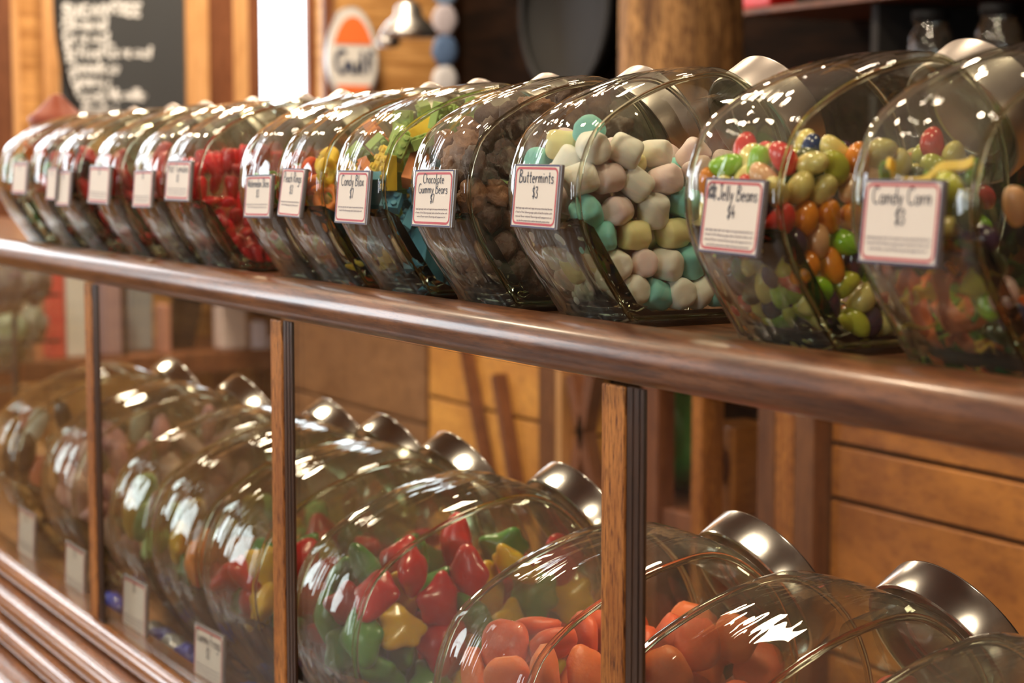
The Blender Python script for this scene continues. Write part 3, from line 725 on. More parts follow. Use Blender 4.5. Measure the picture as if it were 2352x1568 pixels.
mb = MB(); mb.lathe([(0, .034), (LR * .965, .034), (LR * .985, .0335), (LR * .998, .0322), (LR, .0315), (LR, .002), (LR * .99, .0003), (LR * .95, .0), (LR * .93, .003), (NR * .9, .012), (0, .012)], 64, NM); J_LID = mb.me('lid', smooth='n', auto=40)
mb = MB(); mb.lathe([(0, .0215), (LR * .97, .0215), (LR * .99, .0212), (LR * .999, .0205), (LR, .020), (LR, .0012), (LR * .992, .0002), (LR * .95, .0), (LR * .93, .003), (NR * .9, .012), (0, .012)], 64, NM); J_LID2 = mb.me('lid', smooth='n', auto=40)
mb = MB(); mb.lathe([(0, .0115), (NR * .9, .0115), (NR * .92, .009), (NR * .75, .008), (NR * .7, .0095), (0, .0095)], 48, NM); J_LINER = mb.me('lid_liner', smooth='n', auto=40)
mb = MB(); mb.tube([tuple(NM @ Vector((.014 * math.cos(t_), -.03 + .0, .0345 + .013 * math.sin(t_)))) for t_ in np.linspace(0, PI, 14)], .0016, 8); J_LOOP = mb.me('wire_loop', smooth='n')
mb = MB(); mb.lathe([(0, .0245), (LR * .74, .0245), (LR * .80, .0235), (LR * .81, .0218), (0, .0218)], 48, NM); J_DISC = mb.me('red_disc', smooth='n', auto=40)
for me_, m in ((J_BODY, M_GLASS), (J_NECK, M_GLASS), (J_BEAD[0], M_BEAD), (J_BEAD[1], M_BEAD), (J_FOOT, M_BEAD), (J_LID, M_STEEL), (J_LID2, M_CHROME), (J_LINER, M_LIDIN), (J_LOOP, M_CHROME), (J_DISC, M_RED)):
    me_.materials.append(m)

def jar(label, loc, sc, lower, group):
    t = thing('candy_jar', label, 'candy jar', loc, group); t.scale = (sc, sc, sc)
    for nm, me_ in (('glass_body', J_BODY), ('neck', J_NECK), ('edge_bead', J_BEAD[0]), ('edge_bead', J_BEAD[1]), ('thick_base', J_FOOT), ('lid', J_LID2 if lower else J_LID)):
        o = bpy.data.objects.new(nm, me_); COL.objects.link(o); o.parent = t
        if nm == 'lid':
            for n2, m2 in (('liner', J_LINER), (('red_disc', J_DISC) if lower else ('wire_loop', J_LOOP))):
                q = bpy.data.objects.new(n2, m2); COL.objects.link(q); q.parent = o
    return t

# ---------------------------------------------------------------- packing sweets inside a jar
POLY = np.array([(CC.x + (p.x - CC.x) * .935, CC.y + (p.y - CC.y) * .945) for p in CROWN])
def settle(n_, r, sc, fill, seed, iters=150, slope=0.0, hx=.0435):
    rng = np.random.default_rng(seed)
    P = POLY.copy(); P[:, 1] = np.maximum(P[:, 1], .010)
    fm = (P[:, 1] < .08) & (P[:, 0] < .075); P[fm, 0] = np.maximum(P[fm, 0], np.interp(P[fm, 1], [.010, .02, .04, .062, .08], [.056, .047, .033, .018, .006]))
    P = P * sc; HX = hx * sc
    A = P; B = np.roll(P, -1, 0); E = B - A; L2 = (E ** 2).sum(1) + 1e-12
    area_ = .5 * np.sum(A[:, 0] * B[:, 1] - B[:, 0] * A[:, 1]); sgn = 1 if area_ > 0 else -1
    nrm = np.stack([-E[:, 1], E[:, 0]], 1) * sgn / np.sqrt(L2)[:, None]      # inward
    p = np.stack([rng.uniform(-HX + r, HX - r, n_), rng.uniform(.03 * sc, .16 * sc, n_), rng.uniform(.02 * sc, fill * sc, n_)], 1)
    cen = np.array([CC.x, CC.y]) * sc
    for it in range(iters):
        g_ = r * .22 * (1 - it / iters) + r * .02
        p[:, 2] -= g_
        if slope: p[:, 1] -= g_ * slope
        for _ in range(2):
            d = p[:, None] - p[None]; dist = np.sqrt((d ** 2).sum(2)) + np.eye(n_) * 9
            ov = np.clip(2 * r - dist, 0, None); mv = (d / dist[..., None] * (ov * .42)[..., None]).sum(1)
            ln = np.sqrt((mv ** 2).sum(1)) + 1e-9; mv *= np.minimum(1, r * .8 / ln)[:, None]
            p += mv
            p[:, 0] = np.clip(p[:, 0], -HX + r, HX - r)
            q = p[:, 1:]
            w_ = q[:, None] - A[None]; t = np.clip((w_ * E[None]).sum(2) / L2, 0, 1)
            cl = A[None] + t[..., None] * E[None]; dd = q[:, None] - cl; ds = np.sqrt((dd ** 2).sum(2)); j = ds.argmin(1); ii = np.arange(n_)
            side = (dd[ii, j] * nrm[j]).sum(1); sd = np.where(side >= 0, 1, -1) * ds[ii, j]
            bad = sd < r
            p[bad, 1:] += nrm[j[bad]] * (r - sd[bad])[:, None]
    # how deep each sweet lies behind the visible walls
    q = p[:, 1:]; w_ = q[:, None] - A[None]; t = np.clip((w_ * E[None]).sum(2) / L2, 0, 1)
    ds = np.sqrt(((q[:, None] - (A[None] + t[..., None] * E[None])) ** 2).sum(2)).min(1)
    right = HX - p[:, 0]
    above = np.array([((np.hypot(p[:, 0] - a_[0], p[:, 1] - a_[1]) < 1.3 * r) & (p[:, 2] > a_[2] + .8 * r)).any() for a_ in p])
    score = np.minimum(np.minimum(ds, right), np.where(above, 9, r * 1.2))
    return p, score / r
def rand_rot(rng): return Matrix.Rotation(rng.uniform(0, 2 * PI), 4, 'Z') @ Matrix.Rotation(math.acos(rng.uniform(-1, 1)), 4, 'Y') @ Matrix.Rotation(rng.uniform(0, 2 * PI), 4, 'X')
def fill_jar(jloc, sc, kinds, n_, r, fill, seed, where, grp, keep=220, deep=2.6, slope=0.0, size=1.0, flat=False, colour_by=None, hx=.0435, it=150, cat='candy'):
    """kinds: list of (name, mesh, colour words, weight)"""
    rng = random.Random(seed)
    p, sco = settle(n_, r, sc, fill, seed, it, slope, hx)
    order = [i for i in np.argsort(sco) if sco[i] < deep][:keep]
    wts = [k_[3] for k_ in kinds]
    for i in order:
        pt = Vector(p[i])
        kd = colour_by(pt / sc, rng, kinds) if colour_by else rng.choices(kinds, wts)[0]
        o = bpy.data.objects.new(kd[0], kd[1]); COL.objects.link(o)
        s_ = r * size * rng.uniform(.93, 1.05)
        if flat: R = Matrix.Rotation(rng.uniform(0, 2 * PI), 4, 'Z') @ Matrix.Rotation(rng.gauss(0, .5), 4, 'X') @ Matrix.Rotation(rng.gauss(0, .5), 4, 'Y')
        else: R = rand_rot(rng)
        o.matrix_world = Matrix.Translation(Vector(jloc) + pt) @ R @ Matrix.Scale(s_, 4)
        o['label'] = kd[2] + ' ' + where; o['category'] = cat; o['group'] = grp
def sweet(name, col, rough=.3, sss=.35, coat=0, bump=0, bscale=40, var=.12, spec=.5):
    return pbr('candy_' + name, col, rough, sss=sss, coat=coat, bump=bump, bscale=bscale, var=var, vscale=1.5, spec=spec)
def withmat(me_, m):
    c_ = me_.copy(); c_.materials.clear(); c_.materials.append(m); return c_

# unit shapes (radius about 1)
BEAN = blob_mesh('jelly_bean', [((0, 0, -1), -.10, 2.5)], 20, 12, sc=(1.32, .86, .92))
for v in BEAN.vertices: v.co.z += .16 * v.co.x ** 2 - .08
def superell(name, sc, e=.5, n=24, mn=14, rough=0, seed=0, ridge=0):
    vs = []; sg_ = lambda v, p_: math.copysign(abs(v) ** p_, v)
    for j in range(mn + 1):
        ph = -PI / 2 + PI * j / mn
        for i in range(n):
            a_ = i * 2 * PI / n
            d = Vector((sg_(math.cos(ph), e) * sg_(math.cos(a_), 1.0 if ridge else e), sg_(math.cos(ph), e) * sg_(math.sin(a_), 1.0 if ridge else e), sg_(math.sin(ph), e)))
            if rough: d *= 1 + rough * noise.noise(d * 1.7 + Vector((seed, seed * 2, 0)))
            if ridge: d.x *= 1 + ridge * math.cos(9 * a_); d.y *= 1 + ridge * math.cos(9 * a_)
            vs.append((d.x * sc[0], d.y * sc[1], d.z * sc[2]))
    fs = [(j * n + i, j * n + (i + 1) % n, (j + 1) * n + (i + 1) % n, (j + 1) * n + i) for j in range(mn) for i in range(n)]
    me_ = mesh(name, vs, fs); bm = bmesh.new(); bm.from_mesh(me_); bmesh.ops.remove_doubles(bm, verts=bm.verts, dist=1e-5); bm.to_mesh(me_); bm.free()
    me_.polygons.foreach_set('use_smooth', [True] * len(me_.polygons)); return me_
MINT = superell('buttermint', (.90, .90, .94), .45, 36, 14, .07, 3, .010)
CHOC = superell('chocolate_chunk', (1.25, .85, .72), .45, 26, 18, .38, 5)
ROUGHC = [blob_mesh('chocolate_chunk', [((1, 0, 0), .35, 3), ((-1, .3, 0), .35, 3), ((0, 1, .3), .2, 5)], 26, 18, sc=(.85, .8, .6), rough=.35, seed=s_) for s_ in (1, 2, 3)]
FROG = [blob_mesh('gummy_frog', [((1, 0, 0), .75, 7), ((.25, 1, -.1), .35, 12), ((.25, -1, -.1), .35, 12), ((-.8, .8, -.1), .55, 11), ((-.8, -.8, -.1), .55, 11)], 48, 22, sc=(.72, .72, .52), seed=1),
        blob_mesh('gummy_frog', [((1, .25, 0), .65, 6), ((-1, 0, .1), .6, 6), ((-.1, 1, -.1), .25, 10), ((0, -1, -.1), .3, 10)], 48, 22, sc=(.72, .74, .52), seed=2)]
DROP = blob_mesh('cherry_gummy', [((1, 0, 0), .9, 4), ((-1, .6, 0), .5, 6), ((-1, -.6, 0), .5, 6)], 22, 12, sc=(.75, .62, .5), rough=.12)
SLICE = superell('fruit_slice', (1.05, .95, .42), .75, 26, 12, .12, 2)
def ring_mesh():
    mb = MB(); mb.tube([(.72 * math.cos(t_), .72 * math.sin(t_), 0) for t_ in np.linspace(0, 2 * PI, 29)[:-1]], .32, 10, True); return mb.me('gummy_ring', smooth='n')
RING = ring_mesh()
def wedge_mesh():
    # half-moon slice: flesh with a rind along the curve
    mb = MB(); n_ = 14; out = []
    pr = lambda R_, mi, r0: [(R_ * math.cos(t_), R_ * math.sin(t_)) for t_ in np.linspace(0, PI, n_)]
    o_, i_ = pr(1.15, 1, 0), pr(.9, 0, 0)
    for z0, z1 in ((-.3, .3),):
        k_ = len(o_); L = [(x, y - .4, z) for z in (z0, z1) for x, y in o_] + [(x, y - .4, z) for z in (z0, z1) for x, y in i_]
        for a_ in range(k_ - 1):
            mb.add([L[a_], L[a_ + 1], L[k_ + a_ + 1], L[k_ + a_], L[2 * k_ + a_], L[2 * k_ + a_ + 1], L[3 * k_ + a_ + 1], L[3 * k_ + a_]],
                   [(0, 1, 2, 3), (0, 4, 5, 1), (3, 2, 6, 7), (0, 3, 7, 4), (1, 5, 6, 2)], 1)
        L = [(x, y - .4, z) for z in (z0, z1) for x, y in i_]
        mb.add(L, [tuple(range(k_))[::-1], tuple(range(k_, 2 * k_)), (0, k_, 2 * k_ - 1, k_ - 1)] + [(a_, a_ + 1, k_ + a_ + 1, k_ + a_) for a_ in range(k_ - 1)], 0)
    return mb.me('watermelon_slice')
WEDGE = wedge_mesh()
def block_mesh(nx_, ny_):
    mb = MB(); u = .62; mb.box(-nx_ * u / 2, -ny_ * u / 2, -.42, nx_ * u / 2, ny_ * u / 2, .32)
    b0 = mb.me('b', bev=.05)
    m2 = MB(); m2.v = [tuple(v.co) for v in b0.vertices]; m2.f = [tuple(p_.vertices) for p_ in b0.polygons]; m2.m = [0] * len(m2.f)
    for i in range(nx_):
        for j in range(ny_):
            m2.lathe([(0, .50), (.17, .50), (.20, .46), (.20, .3)], 12, Matrix.Translation(((i - (nx_ - 1) / 2) * u, (j - (ny_ - 1) / 2) * u, 0)))
    return m2.me('candy_block')
BLOCKS = [block_mesh(2, 2), block_mesh(3, 2), block_mesh(4, 2)]
def ribbon_mesh():
    mb = MB(); pts = []
    n_ = 18; L = []; F = []
    for i in range(n_ + 1):
        x = -2.6 + 5.2 * i / n_; z = .25 * math.sin(x * 2.2)
        L += [(x, -.38, z - .1), (x, .38, z - .1), (x, .38, z + .1), (x, -.38, z + .1)]
    for i in range(n_): F += [(i * 4 + a_, i * 4 + (a_ + 1) % 4, (i + 1) * 4 + (a_ + 1) % 4, (i + 1) * 4 + a_) for a_ in range(4)]
    F += [(3, 2, 1, 0), (n_ * 4, n_ * 4 + 1, n_ * 4 + 2, n_ * 4 + 3)]
    mb.add(L, F); return mb.me('sour_ribbon', smooth='n', auto=40)
RIBBON = ribbon_mesh()

def kinds(name, shapes, cols, kind_words, **kw):
    out = []
    for cw, col, wt in cols:
        m = sweet(name + '_' + cw.replace(' ', '_'), col, **kw)
        for sh_ in (shapes if isinstance(shapes, list) else [shapes]):
            out.append((name, withmat(sh_, m), cw + ' ' + kind_words, wt))
    return out
UY = .695       # front of the upper jars
UX = {}
def upper(key, Xleft, label):
    Xc = Xleft * .70 / .703 - .003 + .945 * HW
    loc = (Xc, UY + .008, CT); UX[key] = loc
    jar(label, loc, 1.0, False, 'candy jars on the countertop'); return loc
J = upper('corn', -.848, 'nearest upper glass jar, cropped by the picture, behind the Candy Corn tag')
KB = kinds('jelly_bean', BEAN, [('lime green', (.30, .62, .02), 1.4), ('bright red', (.75, .03, .02), 1.2), ('orange', (.90, .27, .01), 1.2), ('pale yellow', (.85, .70, .24), 3.0), ('olive green', (.10, .12, .05), .7), ('dark purple', (.06, .02, .06), .8), ('peach', (.85, .45, .22), .8), ('dark green', (.02, .16, .04), .7), ('pale pink', (.75, .50, .48), .7), ('navy blue', (.015, .04, .14), .5), ('yellow green', (.55, .55, .05), 1.2)], 'jelly bean', rough=.22, coat=.5, sss=.2)
KR = kinds('sour_ribbon', RIBBON, [('orange red', (.75, .18, .04), 1), ('leaf green', (.16, .36, .04), 1), ('golden yellow', (.75, .48, .05), 1)], 'sugared ribbon', rough=.6, sss=.3)
fill_jar(J, 1, KB + KR, 350, .0093, .16, 11, 'in the cropped jar with the Candy Corn tag', 'jelly beans in the Candy Corn jar', keep=110, deep=2.2, hx=.045, colour_by=lambda p, r, k_: r.choices([q for q in k_ if q[0] == 'sour_ribbon'])[0] if p.x < .012 and (p.z < .07 or p.z > .095) else r.choices([q for q in k_ if q[0] != 'sour_ribbon'])[0])
J = upper('jelly', -1.017, 'upper glass jar of many coloured beans behind the Jelly Beans tag')
fill_jar(J, 1, KB, 400, .0093, .16, 12, 'in the glass jar behind the Jelly Beans tag', 'jelly beans in the Jelly Beans jar', keep=210, deep=2.4, hx=.045)
J = upper('mint', -1.254, 'upper glass jar of pastel mints behind the Buttermints tag')
KM = kinds('buttermint', MINT, [('pale pink', (.95, .72, .70), 1.4), ('white', (.93, .88, .78), 1.8), ('aqua', (.26, .68, .62), 1.2), ('pale yellow', (.90, .80, .38), .4)], 'puffy mint', rough=.55, sss=.3, var=.06)
fill_jar(J, 1, KM, 128, .0130, .16, 13, 'in the jar behind the Buttermints tag', 'mints in the Buttermints jar', keep=140, deep=3.2, slope=.25, size=1.0)
J = upper('choc', -1.423, 'upper glass jar of rough brown chocolate behind its price tag')
KC = kinds('chocolate_chunk', ROUGHC, [('dark brown', (.075, .028, .014), 1), ('milky brown', (.26, .11, .05), 1.0)], 'rough chocolate piece', rough=.5, sss=0, bump=.6, bscale=6, var=.3)
fill_jar(J, 1, KC, 165, .0136, .20, 14, 'in the jar behind the Chocolate Gummy Bears tag', 'chocolates in the Chocolate Gummy Bears jar', keep=150, deep=3, size=1.05)
J = upper('blox', -1.581, 'upper glass jar of studded candy bricks left of the brown chocolate jar')
KX = kinds('candy_block', BLOCKS, [('light green', (.42, .58, .16), 1.2), ('sky blue', (.10, .36, .55), 1.4), ('yellow', (.85, .55, .03), .9), ('coral orange', (.85, .28, .10), .9)], 'studded candy brick', rough=.6, sss=.1, var=.03)
def zone(p, rng_, k_):
    c_ = 'sky' if p.z < .10 and rng_.random() < .65 else ('light' if p.z > .12 and rng_.random() < .4 else None)
    kk_ = [x for x in k_ if c_ is None or x[2].startswith(c_)]
    return rng_.choice(kk_)
fill_jar(J, 1, KX, 165, .0135, .20, 15, 'in the upper jar left of the brown chocolates', 'candy bricks in the upper brick jar', keep=140, deep=3, size=1.0, colour_by=zone)
J = upper('peach', -1.716, 'upper glass jar of orange and yellow rings behind the Peach Rings tag')
KP = kinds('gummy_ring', RING, [('orange', (.92, .24, .02), 1), ('yellow', (.90, .58, .04), 1), ('red orange', (.85, .10, .02), .5)], 'gummy ring', rough=.5)
fill_jar(J, 1, KP, 140, .0125, .18, 16, 'in the jar behind the Peach Rings tag', 'gummy rings in the Peach Rings jar', keep=80, deep=3, size=1.15)
J = upper('melon', -1.823, 'upper glass jar of red and green slices behind the Watermelon Slices tag')
mR = sweet('melon_red', (.80, .10, .05), rough=.5); mG = sweet('melon_green', (.20, .42, .08), rough=.5)
WEDGE.materials.append(mR); WEDGE.materials.append(mG)
fill_jar(J, 1, [('watermelon_slice', WEDGE, 'red candy slice with a green rind', 1)], 130, .0125, .18, 17, 'in the jar behind the Watermelon Slices tag', 'slices in the Watermelon Slices jar', keep=70, deep=3, size=1.0)
J = upper('red', -2.052, 'upper glass jar packed with vivid red gummies in the middle distance')
KD = kinds('cherry_gummy', DROP, [('vivid red', (.78, .015, .03), 1), ('deep red', (.50, .008, .02), 1)], 'gummy', rough=.35, coat=.2, sss=.3)
fill_jar(J, 1, KD, 320, .0098, .17, 18, 'in the fullest red jar of the upper row', 'red gummies in the fullest upper jar', keep=170, deep=2.4, size=1.15)
far_cfg = [('a', -2.168, 'upper glass jar of pink red sweets just left of the fullest red jar', [('pinkish red', (.70, .10, .09), 1.5), ('cream', (.75, .65, .4), .4), ('teal', (.03, .20, .18), .3)], .15, 'just left of the fullest red jar'),
           ('b', -2.33, 'upper glass jar of scarlet sweets, second left of the fullest red jar', [('scarlet', (.80, .03, .02), 2), ('orange', (.85, .25, .03), .3), ('dark red', (.35, .01, .01), 1)], .15, 'two jars left of the fullest red jar'),
           ('c', -2.508, 'upper glass jar of dark crimson sweets, third left of the fullest red jar', [('black', (.02, .01, .01), 1), ('crimson', (.55, .02, .02), 1)], .14, 'three jars left of the fullest red jar'),
           ('d', -2.639, 'upper glass jar of red and green sweets, second from the far end', [('red', (.6, .03, .02), 1), ('black', (.02, .012, .012), 1), ('mint green', (.15, .35, .22), .4)], .14, 'in the second jar from the far end'),
           ('e', -2.817, 'last glass jar at the far end of the upper row with green and orange sweets', [('green', (.06, .30, .08), 1), ('orange', (.8, .18, .02), 1), ('white', (.7, .7, .65), .7)], .13, 'in the last jar of the far end')]
for kx, (key, xl, lab, cols, fl, wh) in enumerate(far_cfg):
    J = upper(key, xl, lab)
    fill_jar(J, 1, kinds('wrapped_sweet', DROP, [(c0, c1, c2) for c0, c1, c2 in cols], 'sweet', rough=.3, coat=.4, sss=.1), 165, .0125, fl, 30 + kx, wh, 'sweets in upper jar ' + wh, keep=60, deep=2.4, size=1.15)

# ---------------------------------------------------------------- lower row
LS = 1.52; LYF = .722
def lower(Xc, label):
    loc = (Xc, LYF + .0125, SH + .0005); jar(label, loc, LS, True, 'candy jars inside the display case'); return loc
LX = {'E': -.89, 'B': -1.120, 'A': -1.370, 'C': -1.692, 'D': -1.955, 'F': -2.135, 'G': -2.315, 'H': -2.64, 'I': -2.95}
J = lower(LX['E'], 'nearest empty looking lower jar at the bottom right corner')
J = lower(LX['B'], 'lower jar of red orange sweets right of the thickest post')
KO = kinds('orange_slice', SLICE, [('coral orange', (.85, .20, .06), 1), ('orange red', (.78, .13, .05), .8)], 'sugared slice', rough=.45, sss=.5, bump=.25, bscale=8)
KO2 = kinds('cherry_slice', SLICE, [('brick red', (.55, .07, .035), 1), ('rust red', (.45, .09, .03), .8)], 'sugared slice', rough=.45, sss=.5, bump=.25, bscale=8)
fill_jar(J, LS, KO2, 100, .021, .13, 41, 'in the lower jar right of the thickest post', 'sweets in the lower jar right of the thickest post', keep=80, deep=3, size=1.05)
J = lower(LX['A'], 'lower jar of coral orange sweets partly behind the thickest post')
fill_jar(J, LS, KO, 112, .021, .15, 42, 'in the lower jar behind the thickest post', 'sweets in the lower jar behind the thickest post', keep=100, deep=3, size=1.05)
J = lower(LX['C'], 'lower jar of red, yellow and green gummy frogs right of the middle post')
frogc = [('red', (.62, .02, .02), 1.2), ('yellow', (.80, .50, .02), 1), ('green', (.10, .30, .06), 1.2)]
KF = kinds('gummy_frog', FROG, frogc, 'gummy frog', rough=.3, coat=.3, sss=.5, bump=.15, bscale=6)
fill_jar(J, LS, KF, 92, .0225, .15, 43, 'in the lower jar right of the middle post', 'gummy frogs in the lower jar right of the middle post', keep=110, deep=3, size=1.22)
J = lower(LX['D'], 'lower jar of mixed red and green gummies behind the middle post')
fill_jar(J, LS, kinds('gummy_frog', FROG, [('ruby red', (.55, .02, .02), 1.6), ('amber yellow', (.75, .42, .03), .5), ('forest green', (.06, .22, .05), .8)], 'gummy', rough=.3, coat=.3, sss=.3), 72, .022, .13, 44, 'in the lower jar behind the middle post', 'gummies in the lower jar behind the middle post', keep=70, deep=3, size=1.15)
J = lower(LX['F'], 'lower jar of yellow, green and orange gummies left of the middle post')
fill_jar(J, LS, kinds('gummy_frog', FROG, [('golden', (.80, .48, .05), 1), ('bottle green', (.05, .20, .05), .8), ('tangerine', (.80, .25, .04), 1), ('cherry red', (.6, .03, .03), .6)], 'gummy', rough=.3, coat=.3, sss=.3), 60, .022, .11, 45, 'in the lower jar left of the middle post', 'gummies in the lower jar left of the middle post', keep=60, deep=3, size=1.15)
J = lower(LX['G'], 'lower jar with few pale sweets just right of the leftmost post')
fill_jar(J, LS, kinds('small_gummy', DROP, [('faint green', (.35, .5, .2), 1), ('mustard', (.65, .42, .1), 1), ('dusty rose', (.5, .3, .28), 1.5)], 'sweet', rough=.5, sss=.1), 70, .022, .09, 46, 'in the lower jar right of the leftmost post', 'sweets in the lower jar right of the leftmost post', keep=50, deep=2.5, size=1.1)
J = lower(LX['H'], 'lower jar of dusty pink sweets behind the leftmost post')
fill_jar(J, LS, kinds('pink_sweet', DROP, [('dusty pink', (.55, .26, .26), 2), ('pale rose', (.68, .42, .38), 1)], 'sweet', rough=.5, sss=.1), 120, .022, .15, 47, 'in the lower jar behind the leftmost post', 'sweets in the lower jar behind the leftmost post', keep=70, deep=2.5, size=1.1)
J = lower(LX['I'], 'last lower jar at the left edge with mixed wrapped sweets')
fill_jar(J, LS, kinds('wrapped_sweet', DROP, [('coral', (.7, .2, .12), 1), ('golden brown', (.35, .2, .05), 1), ('black', (.02, .02, .015), 1), ('white', (.7, .7, .62), .6)], 'wrapped sweet', rough=.3, sss=0), 120, .022, .15, 48, 'in the last lower jar at the left edge', 'sweets in the last lower jar', keep=60, deep=2.5, size=1.1)

# ---------------------------------------------------------------- price tags
def price_tag(tl, tr, bl, Y, lines, price, label, group, lean=.09, seed=0, fine=3, w_fix=None, logo=False, spots=None):
    a_ = onY(*tl, Y); b_ = onY(*tr, Y); c_ = onY(*bl, Y)
    W_ = w_fix or (b_ - a_).length; H_ = a_.z - c_.z
    cen = Vector((a_.x + W_ / 2, Y + (lean * H_ / 2), c_.z))
    t = thing('price_tag', label, 'price tag', cen, group); t.rotation_euler = (-lean, 0, 0)
    t.rotation_euler = (-math.atan(lean), (b_.z - a_.z) / W_ * -.6, 0)
    mb = MB(); mb.box(-W_ / 2, 0, 0, W_ / 2, .0032, H_); link('holder', mb.me('holder', bev=.0006, seg=1), M_ACRYL, t)
    mb = MB(); mb.box(-W_ / 2 + .0004, -.0007, .0004, W_ / 2 - .0008, -.0001, H_ - .0004); link('card', mb.me('card'), M_CREAM, t)
    def frame_me(ins, wd, rad, y):
        x0, x1, z0, z1 = -W_ / 2 + ins, W_ / 2 - ins, ins, H_ - ins; P_ = []
        for cx2, cz2, a0 in ((x1 - rad, z1 - rad, 0), (x0 + rad, z1 - rad, 90), (x0 + rad, z0 + rad, 180), (x1 - rad, z0 + rad, 270)):
            P_ += [Vector((cx2 + rad * math.cos(math.radians(a0 + q)), y, cz2 + rad * math.sin(math.radians(a0 + q)))) for q in (0, 22, 45, 67, 90)]
        k_ = len(P_); cenr = Vector((0, y, H_ / 2)); L = []
        for i, p_ in enumerate(P_):
            tn = (P_[(i + 1) % k_] - P_[i - 1]).normalized(); nn = Vector((tn.z, 0, -tn.x)); L += [p_ + nn * wd / 2, p_ - nn * wd / 2]
        m_ = MB(); m_.add(L, [(2 * i, 2 * i + 1, 2 * ((i + 1) % k_) + 1, 2 * ((i + 1) % k_)) for i in range(k_)]); return m_.me('border')
    link('border', frame_me(W_ * .015, W_ * .018, W_ * .012, -.0008), M_TBLUE, t)
    link('border', frame_me(W_ * .048, W_ * .026, W_ * .065, -.00085), M_TRED, t)
    mb = MB(); ux, uy = (1, 0, 0), (0, 0, 1)
    nl = len(lines); y = H_ * (.71 if nl == 1 else .76); cap = H_ * (.195 if nl == 1 else .165)
    for ln in lines:
        ww = min(W_ * .80, text_w(ln) * cap * .93 * (W_ / H_ / 1.35)); write(mb, ln, (0 if not logo else W_ * .07, -.001, y), ux, uy, cap, ww if not logo else W_ * .66, cap * .105); y -= H_ * (.235 if nl == 1 else .175)
    if logo:
        write(mb, 'Jelly', (-W_ * .36, -.001, H_ * .83), ux, uy, cap * .5, W_ * .13, cap * .09); write(mb, 'Belly', (-W_ * .36, -.001, H_ * .73), ux, uy, cap * .5, W_ * .13, cap * .09)
    y -= H_ * (.0 if nl == 1 else -.01)
    if price: write(mb, price, (0, -.001, y), ux, uy, cap * .9, text_w(price) * cap * .72, cap * .10)
    link('lettering', mb.me('lettering'), M_INK, t)
    mb = MB(); hh_ = H_ * .024
    for i in range(fine):
        tx = FINE[i % 4]; wd = W_ * (.80 if i < fine - 1 else .72)
        write(mb, tx, (0, -.001, H_ * (.30 - .066 * i)), ux, uy, hh_ * 1.25, wd, hh_ * .26)
    if fine: link('fine_print', mb.me('fine_print'), M_FINE, t)
    return t
TY = .6855; TG = 'price tags on the upper jars'
U = .0655
price_tag((1968, 410), (2150, 413), (1950, 602), TY, ['Candy Corn'], '$3', 'largest price tag reading Candy Corn $3 on the nearest upper jar', TG, fine=3)
price_tag((1597, 408), (1733, 418), (1570, 578), TY, ['Jelly Beans'], '$4', 'price tag reading Jelly Beans $4 on the jar of coloured beans', TG, fine=4, logo=True, lean=.12)
price_tag((1168, 376), (1272, 379), (1158, 521), TY, ['Buttermints'], '$3', 'price tag reading Buttermints $3 on the jar of pastel mints', TG, fine=4)
price_tag((940, 388), (1030, 386), (930, 518), TY, ['Chocolate', 'Gummy Bears'], '$7', 'price tag reading Chocolate Gummy Bears $7 on the jar of brown chocolates', TG, fine=3)
price_tag((763, 390), (835, 391), (756, 511), TY, ['Candy Blox'], '$7', 'price tag reading $7 on the jar of studded candy bricks', TG, fine=2)
price_tag((629, 385), (681, 388), (618, 496), TY, ['Peach Rings'], '$3', 'price tag reading Peach Rings $3 on the jar of orange rings', TG, fine=2, lean=.14)
price_tag((555, 400), (615, 396), (554, 498), TY, ['Watermelon Slices'], '$3', 'price tag reading Watermelon Slices $3 beside the vivid red jar', TG, fine=2)
price_tag((373, 368), (429, 368), (363, 460), TY, ['Hot Tamales'], '$3', 'small upper price tag on the fullest red jar', TG, fine=3)
price_tag((299, 390), (342, 387), (300, 476), TY, [], '$3', 'small blurred price tag on the pink red jar left of the fullest red one', TG, fine=3)
price_tag((196, 380), (243, 382), (193, 467), TY, [], '$3', 'small blurred price tag on the scarlet jar near the far end', TG, fine=3)
price_tag((123, 392), (153, 390), (120, 472), TY - .002, [], '$3', 'small blurred price tag overlapping its left neighbour near the far end', TG, fine=0)
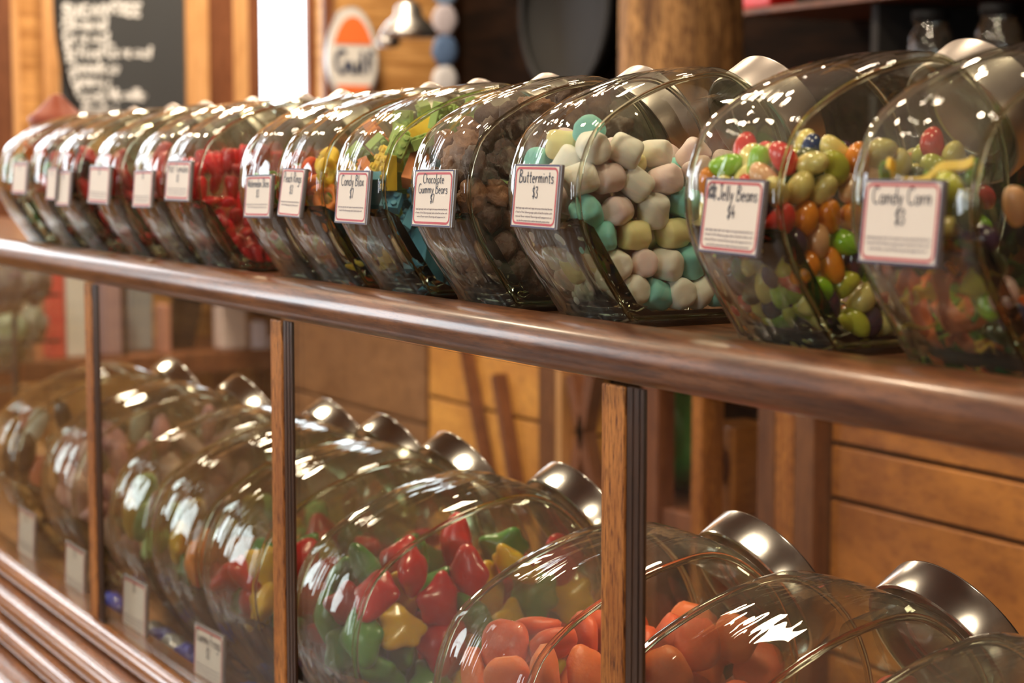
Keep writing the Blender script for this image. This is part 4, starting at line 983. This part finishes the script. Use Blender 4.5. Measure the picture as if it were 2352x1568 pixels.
price_tag((101, 385), (122, 385), (92, 458), TY - .006, [], '$3', 'small blurred price tag overlapped by its right neighbour near the far end', TG, fine=0)
price_tag((22, 372), (54, 372), (13, 445), TY, [], '$3', 'small blurred price tag on the last jar at the far end', TG, fine=0)
LG = 'price tags inside the display case'
LT = .713
price_tag((440, 1425), (525, 1465), (440, 1550), LT, ['Gummi Frogs'.replace('mi', 'my')], '$3', 'lower price tag standing left of the middle case post', LG, lean=.05, fine=4, w_fix=.095)
price_tag((275, 1315), (341, 1347), (273, 1437), LT, [], '$3', 'lower price tag standing just right of the leftmost case post', LG, lean=.05, fine=4, w_fix=.095)
price_tag((143, 1240), (190, 1270), (143, 1350), LT, [], '$3', 'lower price tag half hidden by the leftmost case post', LG, lean=.05, fine=3, w_fix=.095)
price_tag((35, 1160), (82, 1190), (36, 1268), LT, [], '$3', 'lower price tag nearest the left edge of the case', LG, lean=.05, fine=3, w_fix=.095)
price_tag((655, 1550), (750, 1590), (655, 1690), LT, [], '$3', 'lower price tag cut by the bottom edge under the gummy frogs', LG, lean=.05, fine=3, w_fix=.095)

# blue and clear wrapped pieces lying on the case shelf behind the tags
M_BLUE = pbr('blue_foil', (.04, .06, .45), .3, coat=.3, bump=.4, bscale=20); M_CLR = pbr('silver_wrap', (.62, .62, .66), .25, .5, bump=.5, bscale=25)
for i, (x, y, m, s_) in enumerate(((255, 1378, 0, .026), (375, 1400, 0, .030), (430, 1432, 0, .022), (570, 1478, 0, .03), (400, 1470, 1, .026), (590, 1535, 1, .03), (350, 1440, 1, .02))):
    p = onY(x, y, .752); s_ *= 1.15
    o = link('wrapped_toffee', blob_mesh('wrapped_toffee', [((1, 0, 0), .5, 12), ((-1, 0, 0), .5, 12)], 24, 14, sc=(s_ * .9, .017, .0165), rough=.3, seed=i), M_BLUE if not m else M_CLR, None, (p.x, .752, SH + .0185))
    tag(o, ['blue wrapped toffee on the case shelf behind the lower price tags', 'clear silver wrapped toffee on the case shelf behind the lower price tags'][m], 'toffee', 'wrapped toffees on the case shelf, ' + ['blue', 'silver'][m])
bpy.context.view_layer.update()
